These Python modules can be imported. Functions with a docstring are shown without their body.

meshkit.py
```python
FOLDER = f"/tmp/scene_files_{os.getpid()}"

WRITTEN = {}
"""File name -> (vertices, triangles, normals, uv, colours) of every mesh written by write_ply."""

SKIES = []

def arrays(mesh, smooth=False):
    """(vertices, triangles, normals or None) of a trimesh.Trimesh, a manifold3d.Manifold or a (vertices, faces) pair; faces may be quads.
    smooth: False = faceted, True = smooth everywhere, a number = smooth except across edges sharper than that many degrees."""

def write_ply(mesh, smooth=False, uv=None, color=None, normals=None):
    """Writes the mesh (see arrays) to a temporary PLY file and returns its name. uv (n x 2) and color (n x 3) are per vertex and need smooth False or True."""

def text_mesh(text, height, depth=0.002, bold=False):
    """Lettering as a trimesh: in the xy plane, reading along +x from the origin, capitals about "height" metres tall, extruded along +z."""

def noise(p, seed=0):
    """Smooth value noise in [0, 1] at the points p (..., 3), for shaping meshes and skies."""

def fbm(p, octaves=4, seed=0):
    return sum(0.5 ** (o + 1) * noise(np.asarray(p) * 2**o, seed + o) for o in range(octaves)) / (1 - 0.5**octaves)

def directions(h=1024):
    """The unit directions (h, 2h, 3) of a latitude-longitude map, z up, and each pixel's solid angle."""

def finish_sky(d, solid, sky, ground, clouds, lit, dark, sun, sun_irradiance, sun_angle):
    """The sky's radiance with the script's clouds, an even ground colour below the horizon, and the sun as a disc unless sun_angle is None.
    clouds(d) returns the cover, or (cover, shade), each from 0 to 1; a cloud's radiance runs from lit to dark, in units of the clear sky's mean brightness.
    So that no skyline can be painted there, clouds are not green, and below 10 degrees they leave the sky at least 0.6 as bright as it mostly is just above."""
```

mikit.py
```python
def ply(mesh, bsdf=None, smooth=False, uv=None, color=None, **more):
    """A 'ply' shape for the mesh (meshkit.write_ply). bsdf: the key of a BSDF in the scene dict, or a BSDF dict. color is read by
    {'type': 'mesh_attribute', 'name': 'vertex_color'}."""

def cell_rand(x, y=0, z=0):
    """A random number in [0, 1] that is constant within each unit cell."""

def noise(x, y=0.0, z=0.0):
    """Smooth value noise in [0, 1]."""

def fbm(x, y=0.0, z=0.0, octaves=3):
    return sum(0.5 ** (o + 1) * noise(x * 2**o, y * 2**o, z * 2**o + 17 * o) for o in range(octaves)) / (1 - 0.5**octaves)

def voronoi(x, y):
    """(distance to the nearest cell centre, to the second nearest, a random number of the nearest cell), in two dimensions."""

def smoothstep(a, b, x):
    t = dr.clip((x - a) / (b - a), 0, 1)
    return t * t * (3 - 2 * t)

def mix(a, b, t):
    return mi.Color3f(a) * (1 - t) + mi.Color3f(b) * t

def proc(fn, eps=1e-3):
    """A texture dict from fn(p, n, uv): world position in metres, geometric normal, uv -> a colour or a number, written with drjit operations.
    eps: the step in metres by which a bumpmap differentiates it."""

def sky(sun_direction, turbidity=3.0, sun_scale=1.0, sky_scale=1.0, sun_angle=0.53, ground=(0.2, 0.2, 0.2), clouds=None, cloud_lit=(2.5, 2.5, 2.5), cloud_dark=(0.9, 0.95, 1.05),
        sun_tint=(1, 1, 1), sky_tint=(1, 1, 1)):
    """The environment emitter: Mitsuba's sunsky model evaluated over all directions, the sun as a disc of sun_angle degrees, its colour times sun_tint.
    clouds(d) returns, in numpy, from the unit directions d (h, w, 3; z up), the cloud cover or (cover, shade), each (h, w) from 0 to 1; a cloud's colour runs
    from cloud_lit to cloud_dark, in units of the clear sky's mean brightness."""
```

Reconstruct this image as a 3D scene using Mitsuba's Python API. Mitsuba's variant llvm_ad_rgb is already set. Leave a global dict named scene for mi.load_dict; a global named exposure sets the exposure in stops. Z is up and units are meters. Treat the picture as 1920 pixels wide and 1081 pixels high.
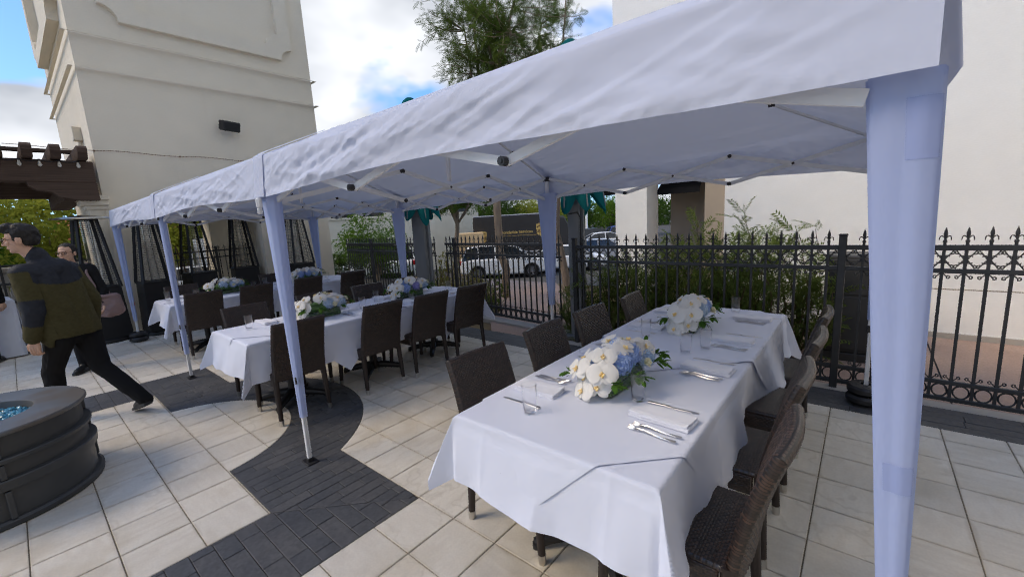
import math, random
import numpy as np
import trimesh, shapely, manifold3d
from shapely.geometry import Polygon, Point, box as sbox, LineString
from shapely.ops import unary_union
from shapely import affinity
import drjit as dr
import mitsuba as mi
import mikit, meshkit
from mikit import proc, noise, fbm, voronoi, cell_rand, smoothstep, mix

T = mi.ScalarTransform4f
scene, labels = {}, {}
rng = random.Random(7)
NR = np.random.default_rng(11)

# ---------------------------------------------------------------- camera, sky, exposure
EYE = np.array([0.0, 0.0, 1.65])
RIGHT = np.array([0.76750752, 0.63853231, -0.0566454])
DOWN = np.array([0.06250532, -0.16248772, -0.98472881])
FWD = np.array([-0.63798534, 0.75224612, -0.16462222])
scene['camera'] = {'type': 'perspective', 'fov': 101.32, 'fov_axis': 'x', 'near_clip': 0.05, 'far_clip': 900.0,
                   'to_world': T().look_at(origin=EYE.tolist(), target=(EYE + FWD).tolist(), up=(-DOWN).tolist())}
exposure = 2.58


def cloud_cover(d):
    z = np.maximum(d[..., 2], 0.03)
    q = np.stack([d[..., 0] / (z + 0.35), d[..., 1] / (z + 0.35), z * 0.6], -1)
    n = meshkit.fbm(q * 2.3 + np.array([3.1, 7.7, 1.3]), 6, 3)
    n2 = meshkit.fbm(q * 1.1 + np.array([9.1, 2.7, 4.0]), 3, 9)
    c = n * 0.7 + n2 * 0.45
    # a clear gap to the west, heavier cumulus towards the north west
    west = np.exp(-((d[..., 1] + 0.20) / 0.36) ** 2) * (d[..., 0] < 0) * np.clip((d[..., 2] - 0.205) / 0.09, 0, 1)
    nw = np.exp(-(((d[..., 0] + 0.72) / 0.42) ** 2 + ((d[..., 1] - 0.62) / 0.34) ** 2)) * np.clip((0.62 - d[..., 2]) / 0.12, 0, 1)
    c = c - 0.40 * west + 0.115 * nw
    cover = np.clip((c - 0.515) / 0.07, 0, 1)
    shade = np.clip((meshkit.fbm(q * 2.6 + np.array([3.1, 7.9, 1.15]), 5, 3) - 0.36) / 0.26, 0, 1) * 0.9
    return cover, shade


SUN = (-0.52, -0.66, 0.76)
scene['sky'] = mikit.sky(SUN, turbidity=3, sun_scale=0.24, sun_angle=26, clouds=cloud_cover, sky_tint=(0.76, 0.98, 1.25), cloud_lit=(2.0, 2.04, 2.12),
                         cloud_dark=(0.85, 0.92, 1.04), sun_tint=(1.0, 0.97, 0.9))


# ---------------------------------------------------------------- bookkeeping
def numbered(key):
    if key not in used:
        used.add(key)
        return key
    k = 1
    while f'{key}_{k:03d}' in used:
        k += 1
    used.add(f'{key}_{k:03d}')
    return f'{key}_{k:03d}'


used = set()
count = {}


def fresh(key):
    n = count.get(key, 0)
    count[key] = n + 1
    return key if n == 0 else f'{key}_{n:03d}'


def thing(name, label=None, cat=None, group=None, kind=None):
    key = fresh(name)
    labels[key] = {}
    if label: labels[key]['label'] = label
    if cat: labels[key]['category'] = cat
    if group: labels[key]['group'] = group
    if kind: labels[key]['kind'] = kind
    return key


def part(parent, name, mesh, mat, smooth=30, kind=None, label=None, tw=None, uv=None):
    key = fresh(f'{parent}__{name}')
    d = mesh if isinstance(mesh, dict) else mikit.ply(mesh, mat, smooth, uv=uv)
    scene[key] = {**d, 'to_world': tw} if tw is not None else dict(d)
    if kind or label:
        labels[key] = {}
        if kind: labels[key]['kind'] = kind
        if label: labels[key]['label'] = label
    return key


def single(name, mesh, mat, label=None, cat=None, group=None, kind=None, smooth=30, tw=None, uv=None):
    key = thing(name, label, cat, group, kind)
    d = mesh if isinstance(mesh, dict) else mikit.ply(mesh, mat, smooth, uv=uv)
    scene[key] = {**d, 'to_world': tw} if tw is not None else dict(d)
    return key


def stamp(root, proto, tw):
    """proto: list of (name, ply dict); puts a copy of every part under root."""
    for name, d in proto:
        scene[f'{root}__{name}'] = {**d, 'to_world': tw}


def place(x, y, z=0.0, deg=0.0, s=1.0):
    t = T().translate([x, y, z]).rotate([0, 0, 1], deg)
    return t.scale(s) if s != 1.0 else t


# ---------------------------------------------------------------- mesh helpers
def tri(v, f):
    return trimesh.Trimesh(np.asarray(v, float), np.asarray(f, int), process=False)


def cat(ms):
    return trimesh.util.concatenate([m for m in ms if m is not None])


def box(x0, x1, y0, y1, z0, z1):
    m = trimesh.creation.box(extents=(x1 - x0, y1 - y0, z1 - z0))
    m.apply_translation(((x0 + x1) / 2, (y0 + y1) / 2, (z0 + z1) / 2))
    return m


def cbox(x0, x1, y0, y1, z0, z1, b=0.004):
    c = np.array([(x0 + x1) / 2, (y0 + y1) / 2, (z0 + z1) / 2])
    h = np.array([x1 - x0, y1 - y0, z1 - z0]) / 2
    b = min(b, h.min() * 0.9)
    p = []
    for sx in (-1, 1):
        for sy in (-1, 1):
            for sz in (-1, 1):
                s = np.array([sx, sy, sz])
                for k in range(3):
                    e = h - b
                    e = e.copy()
                    e[k] = h[k]
                    p.append(c + s * e)
    return trimesh.convex.convex_hull(np.array(p))


def bar(p, q, w, t, up=(0, 0, 1)):
    """rectangular bar from p to q; w across (horizontal), t along up"""
    p, q = np.array(p, float), np.array(q, float)
    a = (q - p) / np.linalg.norm(q - p)
    u = np.cross(a, up)
    if np.linalg.norm(u) < 1e-3:
        u = np.cross(a, (1, 0, 0))
    u /= np.linalg.norm(u)
    v = np.cross(u, a)
    pts = [e + su * u * w / 2 + sv * v * t / 2 for e in (p, q) for su, sv in ((-1, -1), (1, -1), (1, 1), (-1, 1))]
    f = [[0, 2, 1], [0, 3, 2], [4, 5, 6], [4, 6, 7]]
    for k in range(4):
        j = (k + 1) % 4
        f += [[k, j, j + 4], [k, j + 4, k + 4]]
    m = tri(pts, f)
    m.fix_normals()
    return m


def tube(path, r, n=8, closed=False, caps=True):
    P = np.asarray(path, float)
    k = len(P)
    R = np.broadcast_to(np.asarray(r, float), (k,))
    tan = np.gradient(P, axis=0) if not closed else np.roll(P, -1, 0) - np.roll(P, 1, 0)
    tan /= np.linalg.norm(tan, axis=1, keepdims=True) + 1e-12
    ref = np.array([0, 0, 1.0]) if abs(tan[0, 2]) < 0.9 else np.array([1.0, 0, 0])
    u = np.cross(tan[0], ref)
    u /= np.linalg.norm(u)
    ang = np.arange(n) * 2 * np.pi / n
    V = []
    for i in range(k):
        u = u - tan[i] * (u @ tan[i])
        u /= np.linalg.norm(u) + 1e-12
        w = np.cross(tan[i], u)
        V.append(P[i] + R[i] * (np.cos(ang)[:, None] * u + np.sin(ang)[:, None] * w))
    V = np.array(V).reshape(-1, 3)
    f = []
    for i in range(k if closed else k - 1):
        a, b = i * n, ((i + 1) % k) * n
        for j in range(n):
            j2 = (j + 1) % n
            f += [[a + j, a + j2, b + j2], [a + j, b + j2, b + j]]
    if caps and not closed:
        V = np.vstack([V, P[0], P[-1]])
        c0, c1 = len(V) - 2, len(V) - 1
        for j in range(n):
            j2 = (j + 1) % n
            f += [[c0, j2, j], [c1, (k - 1) * n + j, (k - 1) * n + j2]]
    return tri(V, f)


def cyl(p, q, r, n=12):
    return tube([p, q], r, n)


def lathe(profile, n=32):
    pr = np.asarray(profile, float)
    ang = np.arange(n) * 2 * np.pi / n
    V = np.stack([pr[:, None, 0] * np.cos(ang), pr[:, None, 0] * np.sin(ang), np.repeat(pr[:, 1:2], n, 1)], -1).reshape(-1, 3)
    f = []
    for i in range(len(pr) - 1):
        for j in range(n):
            j2 = (j + 1) % n
            f += [[i * n + j, i * n + j2, (i + 1) * n + j2], [i * n + j, (i + 1) * n + j2, (i + 1) * n + j]]
    return tri(V, f)


def grid_faces(nu, nv, mask=None):
    i, j = np.meshgrid(np.arange(nu - 1), np.arange(nv - 1), indexing='ij')
    a = (i * nv + j).ravel()
    q = np.stack([a, a + nv, a + nv + 1, a + 1], 1)
    if mask is not None:
        q = q[mask.ravel()]
    return np.vstack([q[:, [0, 1, 2]], q[:, [0, 2, 3]]])


def sheet(P, mask=None):
    P = np.asarray(P, float)
    m = tri(P.reshape(-1, 3), grid_faces(P.shape[0], P.shape[1], mask))
    if mask is not None:
        m.remove_unreferenced_vertices()
    return m


def slab(P, N, t):
    """closed thick sheet: P (nu, nv, 3), N unit normals, thickness t"""
    nu, nv = P.shape[:2]
    A, B = P + N * t / 2, P - N * t / 2
    V = np.vstack([A.reshape(-1, 3), B.reshape(-1, 3)])
    f = grid_faces(nu, nv)
    n = nu * nv
    F = [f, f[:, ::-1] + n]
    rim = [k * nv for k in range(nu)] + [(nu - 1) * nv + k for k in range(1, nv)] + [k * nv + nv - 1 for k in range(nu - 2, -1, -1)] + [k for k in range(nv - 2, 0, -1)]
    rim = np.array(rim)
    nx = np.roll(rim, -1)
    F.append(np.stack([rim, rim + n, nx + n], 1))
    F.append(np.stack([rim, nx + n, nx], 1))
    m = tri(V, np.vstack(F))
    m.fix_normals()
    return m


def extrude(poly, h, z=0.0):
    ms = []
    for g in getattr(poly, 'geoms', [poly]):
        if g.geom_type == 'Polygon' and g.area > 1e-7:
            m = trimesh.creation.extrude_polygon(g, h, engine='earcut')
            m.apply_translation((0, 0, z))
            ms.append(m)
    return cat(ms)


def xf(m, M):
    m = m.copy()
    m.apply_transform(M)
    return m


def frame(o, x, y, z):
    M = np.eye(4)
    M[:3, 0], M[:3, 1], M[:3, 2], M[:3, 3] = x, y, z, o
    return M


def rotz(a):
    c, s = math.cos(a), math.sin(a)
    return np.array([[c, -s, 0, 0], [s, c, 0, 0], [0, 0, 1, 0], [0, 0, 0, 1.0]])


def trans(x, y, z):
    M = np.eye(4)
    M[:3, 3] = x, y, z
    return M


def toward(n, up=(0, 0, 1)):
    """rotation whose z axis is n"""
    n = np.array(n, float)
    n /= np.linalg.norm(n)
    x = np.cross(up, n)
    if np.linalg.norm(x) < 1e-4:
        x = np.array([1.0, 0, 0])
    x /= np.linalg.norm(x)
    y = np.cross(n, x)
    return x, y, n


def pix(P):
    """picture size only: used to choose which pieces are big enough to be parts of their own"""
    q = np.asarray(P, float) - EYE
    z = q @ FWD
    u, v = 0.5 + 0.4098 * (q @ RIGHT) / np.maximum(z, 0.05), 0.5 + 0.7279 * (q @ DOWN) / np.maximum(z, 0.05)
    return np.where((z > 0.1) & (abs(u - 0.5) < 0.54) & (abs(v - 0.5) < 0.54), 1 / np.maximum(z, 0.1), 0)


def soft(pts_radii, refine=0.03, iters=8, extra=()):
    """smooth union of tapered bones: list of chains, each a list of (point, radius)"""
    man = None
    ms = []
    for chain in pts_radii:
        for (p, r), (q, s) in zip(chain[:-1], chain[1:]):
            a = manifold3d.Manifold.sphere(r, 20).translate(tuple(map(float, p)))
            b = manifold3d.Manifold.sphere(s, 20).translate(tuple(map(float, q)))
            ms.append(manifold3d.Manifold.batch_hull([a, b]))
    man = manifold3d.Manifold.batch_boolean(ms + list(extra), manifold3d.OpType.Add)
    man = man.refine_to_length(refine)
    mm = man.to_mesh()
    m = trimesh.Trimesh(mm.vert_properties[:, :3], mm.tri_verts, process=True)
    if iters:
        trimesh.smoothing.filter_taubin(m, lamb=0.5, nu=0.52, iterations=iters)
    return m


def ellipsoid(c, r, M=None, n=24):
    e = manifold3d.Manifold.sphere(1.0, n).scale(tuple(map(float, r)))
    if M is not None:
        e = e.rotate(M)
    return e.translate(tuple(map(float, c)))


# ---------------------------------------------------------------- materials
def rgb(*c):
    return {'type': 'rgb', 'value': list(map(float, c))}


def principled(name, color, rough=0.6, spec=0.4, metallic=0.0, clearcoat=0.0, sheen=0.0, bump=None, bscale=0.002, two=True, eps=1e-3):
    b = {'type': 'principled', 'base_color': color if isinstance(color, dict) else rgb(*color), 'roughness': rough, 'specular': spec, 'metallic': metallic,
         'clearcoat': clearcoat, 'sheen': sheen}
    if bump is not None:
        b = {'type': 'bumpmap', 'arbitrary': proc(bump, eps), 'scale': bscale, 'bsdf': b}
    scene[name] = {'type': 'twosided', 'bsdf': b} if two else b
    return name

# ================================================================ materials of the setting
PITCH, GX, GY = 0.3120, -2.0, 1.365


def tile_color(p, n, uv):
    ci, cj = dr.floor((p.x - GX) / PITCH), dr.floor((p.y - GY) / PITCH)
    r, r2 = cell_rand(ci, cj, 1), cell_rand(ci, cj, 2)
    ang = dr.select(r2 > 0.5, 1.0, 0.0)
    a, b = dr.select(r2 > 0.5, p.x, p.y), dr.select(r2 > 0.5, p.y, p.x)
    streak = fbm(a * 9 + r * 40, b * 34, r2 * 9, 4)
    blot = fbm(p.x * 3.1, p.y * 3.1, 2.0, 4)
    vein = smoothstep(0.035, 0.0, dr.abs(fbm(p.x * 5 + r * 30, p.y * 5, r2 * 20, 4) - 0.5)) * smoothstep(0.55, 0.8, r)
    speck = noise(p.x * 160, p.y * 160)
    c = mix((0.55, 0.51, 0.44), (0.66, 0.63, 0.56), streak)
    c = mix(c, (0.50, 0.45, 0.36), smoothstep(0.45, 0.75, blot) * 0.6)
    edge_ = dr.minimum(dr.minimum((p.x - GX) / PITCH - ci, ci + 1 - (p.x - GX) / PITCH), dr.minimum((p.y - GY) / PITCH - cj, cj + 1 - (p.y - GY) / PITCH))
    c = mix(c, (0.34, 0.29, 0.21), smoothstep(0.07, 0.0, edge_ + 0.10 * (fbm(p.x * 14, p.y * 14, 5.0, 3) - 0.42)) * 0.35)
    c = mix(c, (0.40, 0.36, 0.29), vein * 0.28)
    return c * (0.85 + 0.16 * r + 0.07 * speck)


def tile_bump(p, n, uv):
    return fbm(p.x * 22, p.y * 22, p.z * 22, 4) + 0.35 * noise(p.x * 120, p.y * 120)


principled('floor_tile', proc(tile_color), 0.55, 0.4, bump=tile_bump, bscale=0.0022)


def paver_color(p, n, uv):
    big = fbm(p.x * 4, p.y * 4, 1.0, 3)
    r = cell_rand(dr.floor(p.x * 8.7), dr.floor(p.y * 8.7), 5)
    g = fbm(p.x * 60, p.y * 60, 3.0, 3)
    c = mix((0.046, 0.050, 0.058), (0.078, 0.080, 0.084), big)
    return c * (0.72 + 0.5 * g)


principled('dark_paver', proc(paver_color), 0.52, 0.45, bump=lambda p, n, uv: fbm(p.x * 70, p.y * 70, p.z * 70, 3), bscale=0.0025)
principled('dark_paver_worn', proc(lambda p, n, uv: paver_color(p, n, uv) * mi.Color3f(1.22, 1.18, 1.14)), 0.56, 0.4, bump=lambda p, n, uv: fbm(p.x * 70, p.y * 70, p.z * 70, 3), bscale=0.0025)
principled('grout', proc(lambda p, n, uv: mix((0.14, 0.12, 0.09), (0.27, 0.23, 0.17), fbm(p.x * 6, p.y * 6, 0, 4))), 0.9, 0.2)
principled('grout_dark', (0.022, 0.022, 0.022), 0.9, 0.2)


def stucco(base, dark):
    def fn(p, n, uv):
        a = fbm(p.x * 0.9 + 3, p.y * 0.9, p.z * 0.5, 4)
        drip = fbm(p.x * 6 + p.y * 6, 1.0, p.z * 0.7, 3)
        g = noise(p.x * 90, p.y * 90, p.z * 90) + 1.6 * (fbm(p.x * 2.7, p.y * 2.7, p.z * 2.7, 4) - 0.5)
        c = mix(base, dark, smoothstep(0.45, 0.8, a) * 0.35 + smoothstep(0.6, 0.85, drip) * 0.18)
        return c * (0.97 + 0.05 * g)
    return proc(fn)


def stucco_bump(p, n, uv):
    return fbm(p.x * 38, p.y * 38, p.z * 38, 4) + 1.2 * fbm(p.x * 7, p.y * 7, p.z * 7, 2)


principled('tower_stucco', stucco((0.70, 0.635, 0.515), (0.60, 0.54, 0.44)), 0.85, 0.2, bump=stucco_bump, bscale=0.004)
principled('white_stucco', stucco((0.86, 0.87, 0.86), (0.80, 0.805, 0.79)), 0.85, 0.2, bump=stucco_bump, bscale=0.003)
principled('far_wall', stucco((0.74, 0.69, 0.56), (0.66, 0.60, 0.48)), 0.85, 0.2)


def old_wood(p, n, uv):
    g = fbm(p.x * 30, p.y * 3, p.z * 60, 4)
    return mix((0.035, 0.022, 0.016), (0.10, 0.066, 0.048), g)


principled('dark_wood', proc(old_wood), 0.75, 0.25, bump=lambda p, n, uv: fbm(p.x * 40, p.y * 4, p.z * 70, 3), bscale=0.006)
principled('path_concrete', proc(lambda p, n, uv: mix((0.33, 0.225, 0.175), (0.42, 0.31, 0.25), fbm(p.x * 2.2, p.y * 2.2, 0, 5)) * (0.9 + 0.2 * noise(p.x * 90, p.y * 90))), 0.8, 0.25,
           bump=lambda p, n, uv: fbm(p.x * 50, p.y * 50, 0, 3), bscale=0.003)
principled('asphalt', proc(lambda p, n, uv: mix((0.05, 0.05, 0.052), (0.085, 0.083, 0.08), fbm(p.x * 0.7, p.y * 0.7, 0, 5))), 0.85, 0.25)
principled('mulch_ground', proc(lambda p, n, uv: mix((0.12, 0.085, 0.05), (0.24, 0.18, 0.10), fbm(p.x * 5, p.y * 5, 0, 5))), 0.95, 0.1)
principled('kerb_concrete', proc(lambda p, n, uv: mix((0.36, 0.34, 0.31), (0.46, 0.44, 0.40), fbm(p.x * 3, p.y * 3, 0, 4))), 0.85, 0.2)
principled('black_cloth', (0.012, 0.012, 0.014), 0.8, 0.2)
principled('black_iron', proc(lambda p, n, uv: mix((0.016, 0.017, 0.019), (0.04, 0.042, 0.046), fbm(p.x * 14, p.y * 14, p.z * 14, 3))), 0.42, 0.5)
principled('matt_black', (0.014, 0.014, 0.015), 0.5, 0.4)

# ================================================================ patio floor: tiles, the dark band with its ring, the dark border
floor = thing('patio_floor', 'patio of square beige tiles with a dark paver band that curves round a ring', kind='structure')
FENCE_Y = 4.52
BORDER_Y = 4.045
CX, CY = -4.19, 0.607                                   # centre of the ring
ring = Point(CX, CY).buffer(1.45, 64).difference(Point(CX, CY).buffer(0.845, 64))
ring = ring.intersection(sbox(-8, 0.75, 0, 4))
strip_a = sbox(-2.625, -6.0, -2.0, 1.365)
strip_b = sbox(-6.38, -6.0, -5.755, 1.365)
arm_a = sbox(-3.5, 0.75, -2.0, 1.365).difference(Point(CX, CY).buffer(0.845, 64))
arm_b = sbox(-6.38, 0.75, -4.9, 1.365).difference(Point(CX, CY).buffer(0.845, 64))
band = unary_union([ring, strip_a, strip_b, arm_a, arm_b])
tiles_area = sbox(-14, -6, 7, BORDER_Y).difference(band)
part(floor, 'mortar_bed', box(-14.0, 7.0, -6.0, 4.47, -0.30, -0.0065), 'grout')
extra_dark = extrude(unary_union([band.buffer(-0.004), sbox(-14, BORDER_Y + 0.004, 7, 4.46)]), 0.0015, -0.0066)
part(floor, 'dark_mortar', extra_dark, 'grout_dark')


def piece(poly, h=0.0, inset=0.0025, b=0.0022, tilt=None):
    """one laid piece: chamfered top at z = h"""
    out = []
    for g in getattr(poly, 'geoms', [poly]):
        if g.geom_type != 'Polygon' or g.area < 2e-4:
            continue
        lo = g.buffer(-inset, join_style=2)
        if lo.is_empty or lo.geom_type != 'Polygon':
            continue
        lo = lo.simplify(0.001)
        c = np.array(lo.exterior.coords)[:-1]
        if lo.exterior.is_ccw is False:
            c = c[::-1]
        n = len(c)
        hi = lo.buffer(-b, join_style=2)
        d = None
        if hi.geom_type == 'Polygon' and len(hi.exterior.coords) - 1 == n:
            d = np.array(hi.exterior.coords)[:-1]
            if not hi.exterior.is_ccw:
                d = d[::-1]
            k = np.argmin(((d - c[0]) ** 2).sum(1))
            d = np.roll(d, -k, 0)
        if d is None:
            d = c
        V = np.vstack([np.column_stack([c, np.full(n, -0.009)]), np.column_stack([c, np.full(n, h - b * 0.8)]), np.column_stack([d, np.full(n, h)])])
        F = []
        for r in (0, n):
            for i in range(n):
                j = (i + 1) % n
                F += [[r + i, r + j, r + n + j], [r + i, r + n + j, r + n + i]]
        try:
            tv, tf = trimesh.creation.triangulate_polygon(Polygon(d), engine='earcut')
        except Exception:
            continue
        tv = np.asarray(tv)
        idx = [int(np.argmin(((d - q) ** 2).sum(1))) + 2 * n for q in tv[:, :2]]
        for a_, b_, c_ in tf:
            p0, p1, p2 = tv[a_], tv[b_], tv[c_]
            s = (p1[0] - p0[0]) * (p2[1] - p0[1]) - (p1[1] - p0[1]) * (p2[0] - p0[0])
            F.append([idx[a_], idx[b_], idx[c_]] if s > 0 else [idx[a_], idx[c_], idx[b_]])
        if tilt is not None:
            cc = c.mean(0)
            V[n:, 2] += (V[n:, :2] - cc) @ tilt
        out.append(tri(V, F))
    return cat(out) if out else None


def lay(pieces, name, mats, limit=298):
    """the pieces that show largest become parts, the rest one part of stuff"""
    order = sorted(pieces, key=lambda q: -q[0])
    for k, (s, m, c) in enumerate(order[:limit]):
        part(floor, name, m, mats[c], False)
    rest = order[limit:]
    for c in sorted(set(r[2] for r in rest)):
        part(floor, name + '_field' + ('_worn' if c else ''), cat([r[1] for r in rest if r[2] == c]), mats[c], False, kind='stuff')


def visible(g):
    c = g.representative_point()
    return float(pix(np.array([c.x, c.y, 0.0]))) * math.sqrt(g.area)


L = []
band_p = shapely.prepared.prep(band)
for i in range(-34, 29):
    for j in range(-18, 9):
        x0, y0 = GX + i * PITCH, GY + j * PITCH
        q = sbox(x0, y0, x0 + PITCH, min(y0 + PITCH, BORDER_Y))
        if y0 > BORDER_Y - 0.02:
            continue
        if band_p.intersects(q):
            q = q.difference(band)
        if q.is_empty:
            continue
        for g in getattr(q, 'geoms', [q]):
            if g.area < 0.0004:
                continue
            m = piece(g, rng.uniform(-0.0008, 0.0006), 0.003, 0.002, np.array([rng.gauss(0, 0.0016), rng.gauss(0, 0.0016)]))
            if m is not None:
                L.append((visible(g), m, 0))
lay(L, 'tile', ['floor_tile'])

L = []


def planks(area, along, pitch, length, ox=0.0, oy=0.0):
    x0, y0, x1, y1 = area.bounds
    a0, a1, b0, b1 = (x0, x1, y0, y1) if along == 'x' else (y0, y1, x0, x1)
    b = b0 + ox
    row = 0
    while b < b1:
        a = a0 - rng.uniform(0, length) + oy
        while a < a1:
            ln = length * rng.choice([0.55, 1, 1, 1, 1.0])
            q = sbox(a, b, a + ln, b + pitch) if along == 'x' else sbox(b, a, b + pitch, a + ln)
            q = q.intersection(area)
            if not q.is_empty:
                for g in getattr(q, 'geoms', [q]):
                    if g.geom_type == 'Polygon' and g.area > 0.0004:
                        m = piece(g, rng.uniform(-0.0015, 0.0005), 0.0018, 0.0022, np.array([rng.gauss(0, 0.003), rng.gauss(0, 0.003)]))
                        if m is not None:
                            L.append((visible(g), m, int(rng.random() < 0.35)))
            a += ln
        b += pitch
        row += 1


mitre_a = Polygon([(-2.625, 0.75), (-2.0, 1.365), (-2.0, -6), (-2.625, -6)])
mitre_b = Polygon([(-5.755, 0.75), (-6.38, 1.365), (-6.38, -6), (-5.755, -6)])
near_a, near_b = strip_a.intersection(mitre_a), strip_b.intersection(mitre_b)
planks(near_a, 'x', 0.104, 0.31)
planks(near_b, 'x', 0.104, 0.31)
planks(band.difference(unary_union([near_a, near_b])), 'y', 0.0885, 0.27)
planks(sbox(-14, BORDER_Y, 7, 4.46), 'x', 0.1035, 0.62)
lay(L, 'paver', ['dark_paver', 'dark_paver_worn'])

# ================================================================ the ground outside the fence
X = np.concatenate([np.linspace(-700, -60, 12), np.linspace(-50, 30, 81), np.linspace(40, 700, 12)])
Y = np.concatenate([np.linspace(-700, -10, 8), np.linspace(-6, 60, 100), np.linspace(70, 700, 12)])


def ground_z(x, y):
    t = np.clip((y - 8.2) / 6.0, 0, 1)
    w = np.clip((-1.0 - x) / 3.0, 0, 1)
    d = -1.12 * t * t * (3 - 2 * t)
    t2 = np.clip((-15.5 - x) / 5.0, 0, 1)
    d2 = -0.75 * t2 * t2 * (3 - 2 * t2)
    return np.minimum(d, d2) - 0.16


gx, gy = np.meshgrid(X, Y, indexing='ij')
single('ground', sheet(np.stack([gx, gy, ground_z(gx, gy) - 0.12], -1)), 'asphalt', 'asphalt ground of the parking area and far surroundings', kind='structure', smooth=True)
# planted bed along the fence and the reddish path
gx, gy = np.meshgrid(np.linspace(-9.8, -2.9, 60), np.linspace(4.47, 9.6, 50), indexing='ij')
bed = ground_z(gx, gy) + 0.02 * meshkit.fbm(np.stack([gx * 3, gy * 3, gx * 0], -1)) + 0.1
single('planting_bed', sheet(np.stack([gx, gy, bed], -1)), 'mulch_ground', 'strip of brown mulch between the fence and the walkway', kind='structure', smooth=True)
pp = [(-3.15, 4.47), (-2.2, 4.47), (-2.9, 6.0), (-4.6, 7.6), (-6.5, 9.7), (-9.5, 9.7), (-6.6, 7.7), (-4.6, 5.7)]
walk = Polygon([(-4.25, 4.47), (-3.0, 4.47), (-3.5, 5.6), (-4.6, 7.2), (-5.9, 8.7), (-8.3, 8.7), (-7.1, 7.6), (-5.6, 5.9)])
fx = np.array(walk.exterior.coords)[:-1]
sl = extrude(walk, 0.12, -0.14)
single('walkway', sl, 'path_concrete', 'reddish concrete walkway slanting away from the fence towards the parked cars', kind='structure')
cor = box(-2.9, 8.0, 4.47, 6.95, -0.2, -0.02)
single('side_path', cor, 'path_concrete', 'reddish concrete path between the fence and the white wall', kind='structure')
joints = [box(x - 0.006, x + 0.006, 4.5, 6.85, -0.021, -0.0165) for x in (-0.9, 0.62, 2.1)]
single('path_joint', cat(joints), 'grout_dark', 'dark expansion joints across the reddish path', kind='structure')

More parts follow.
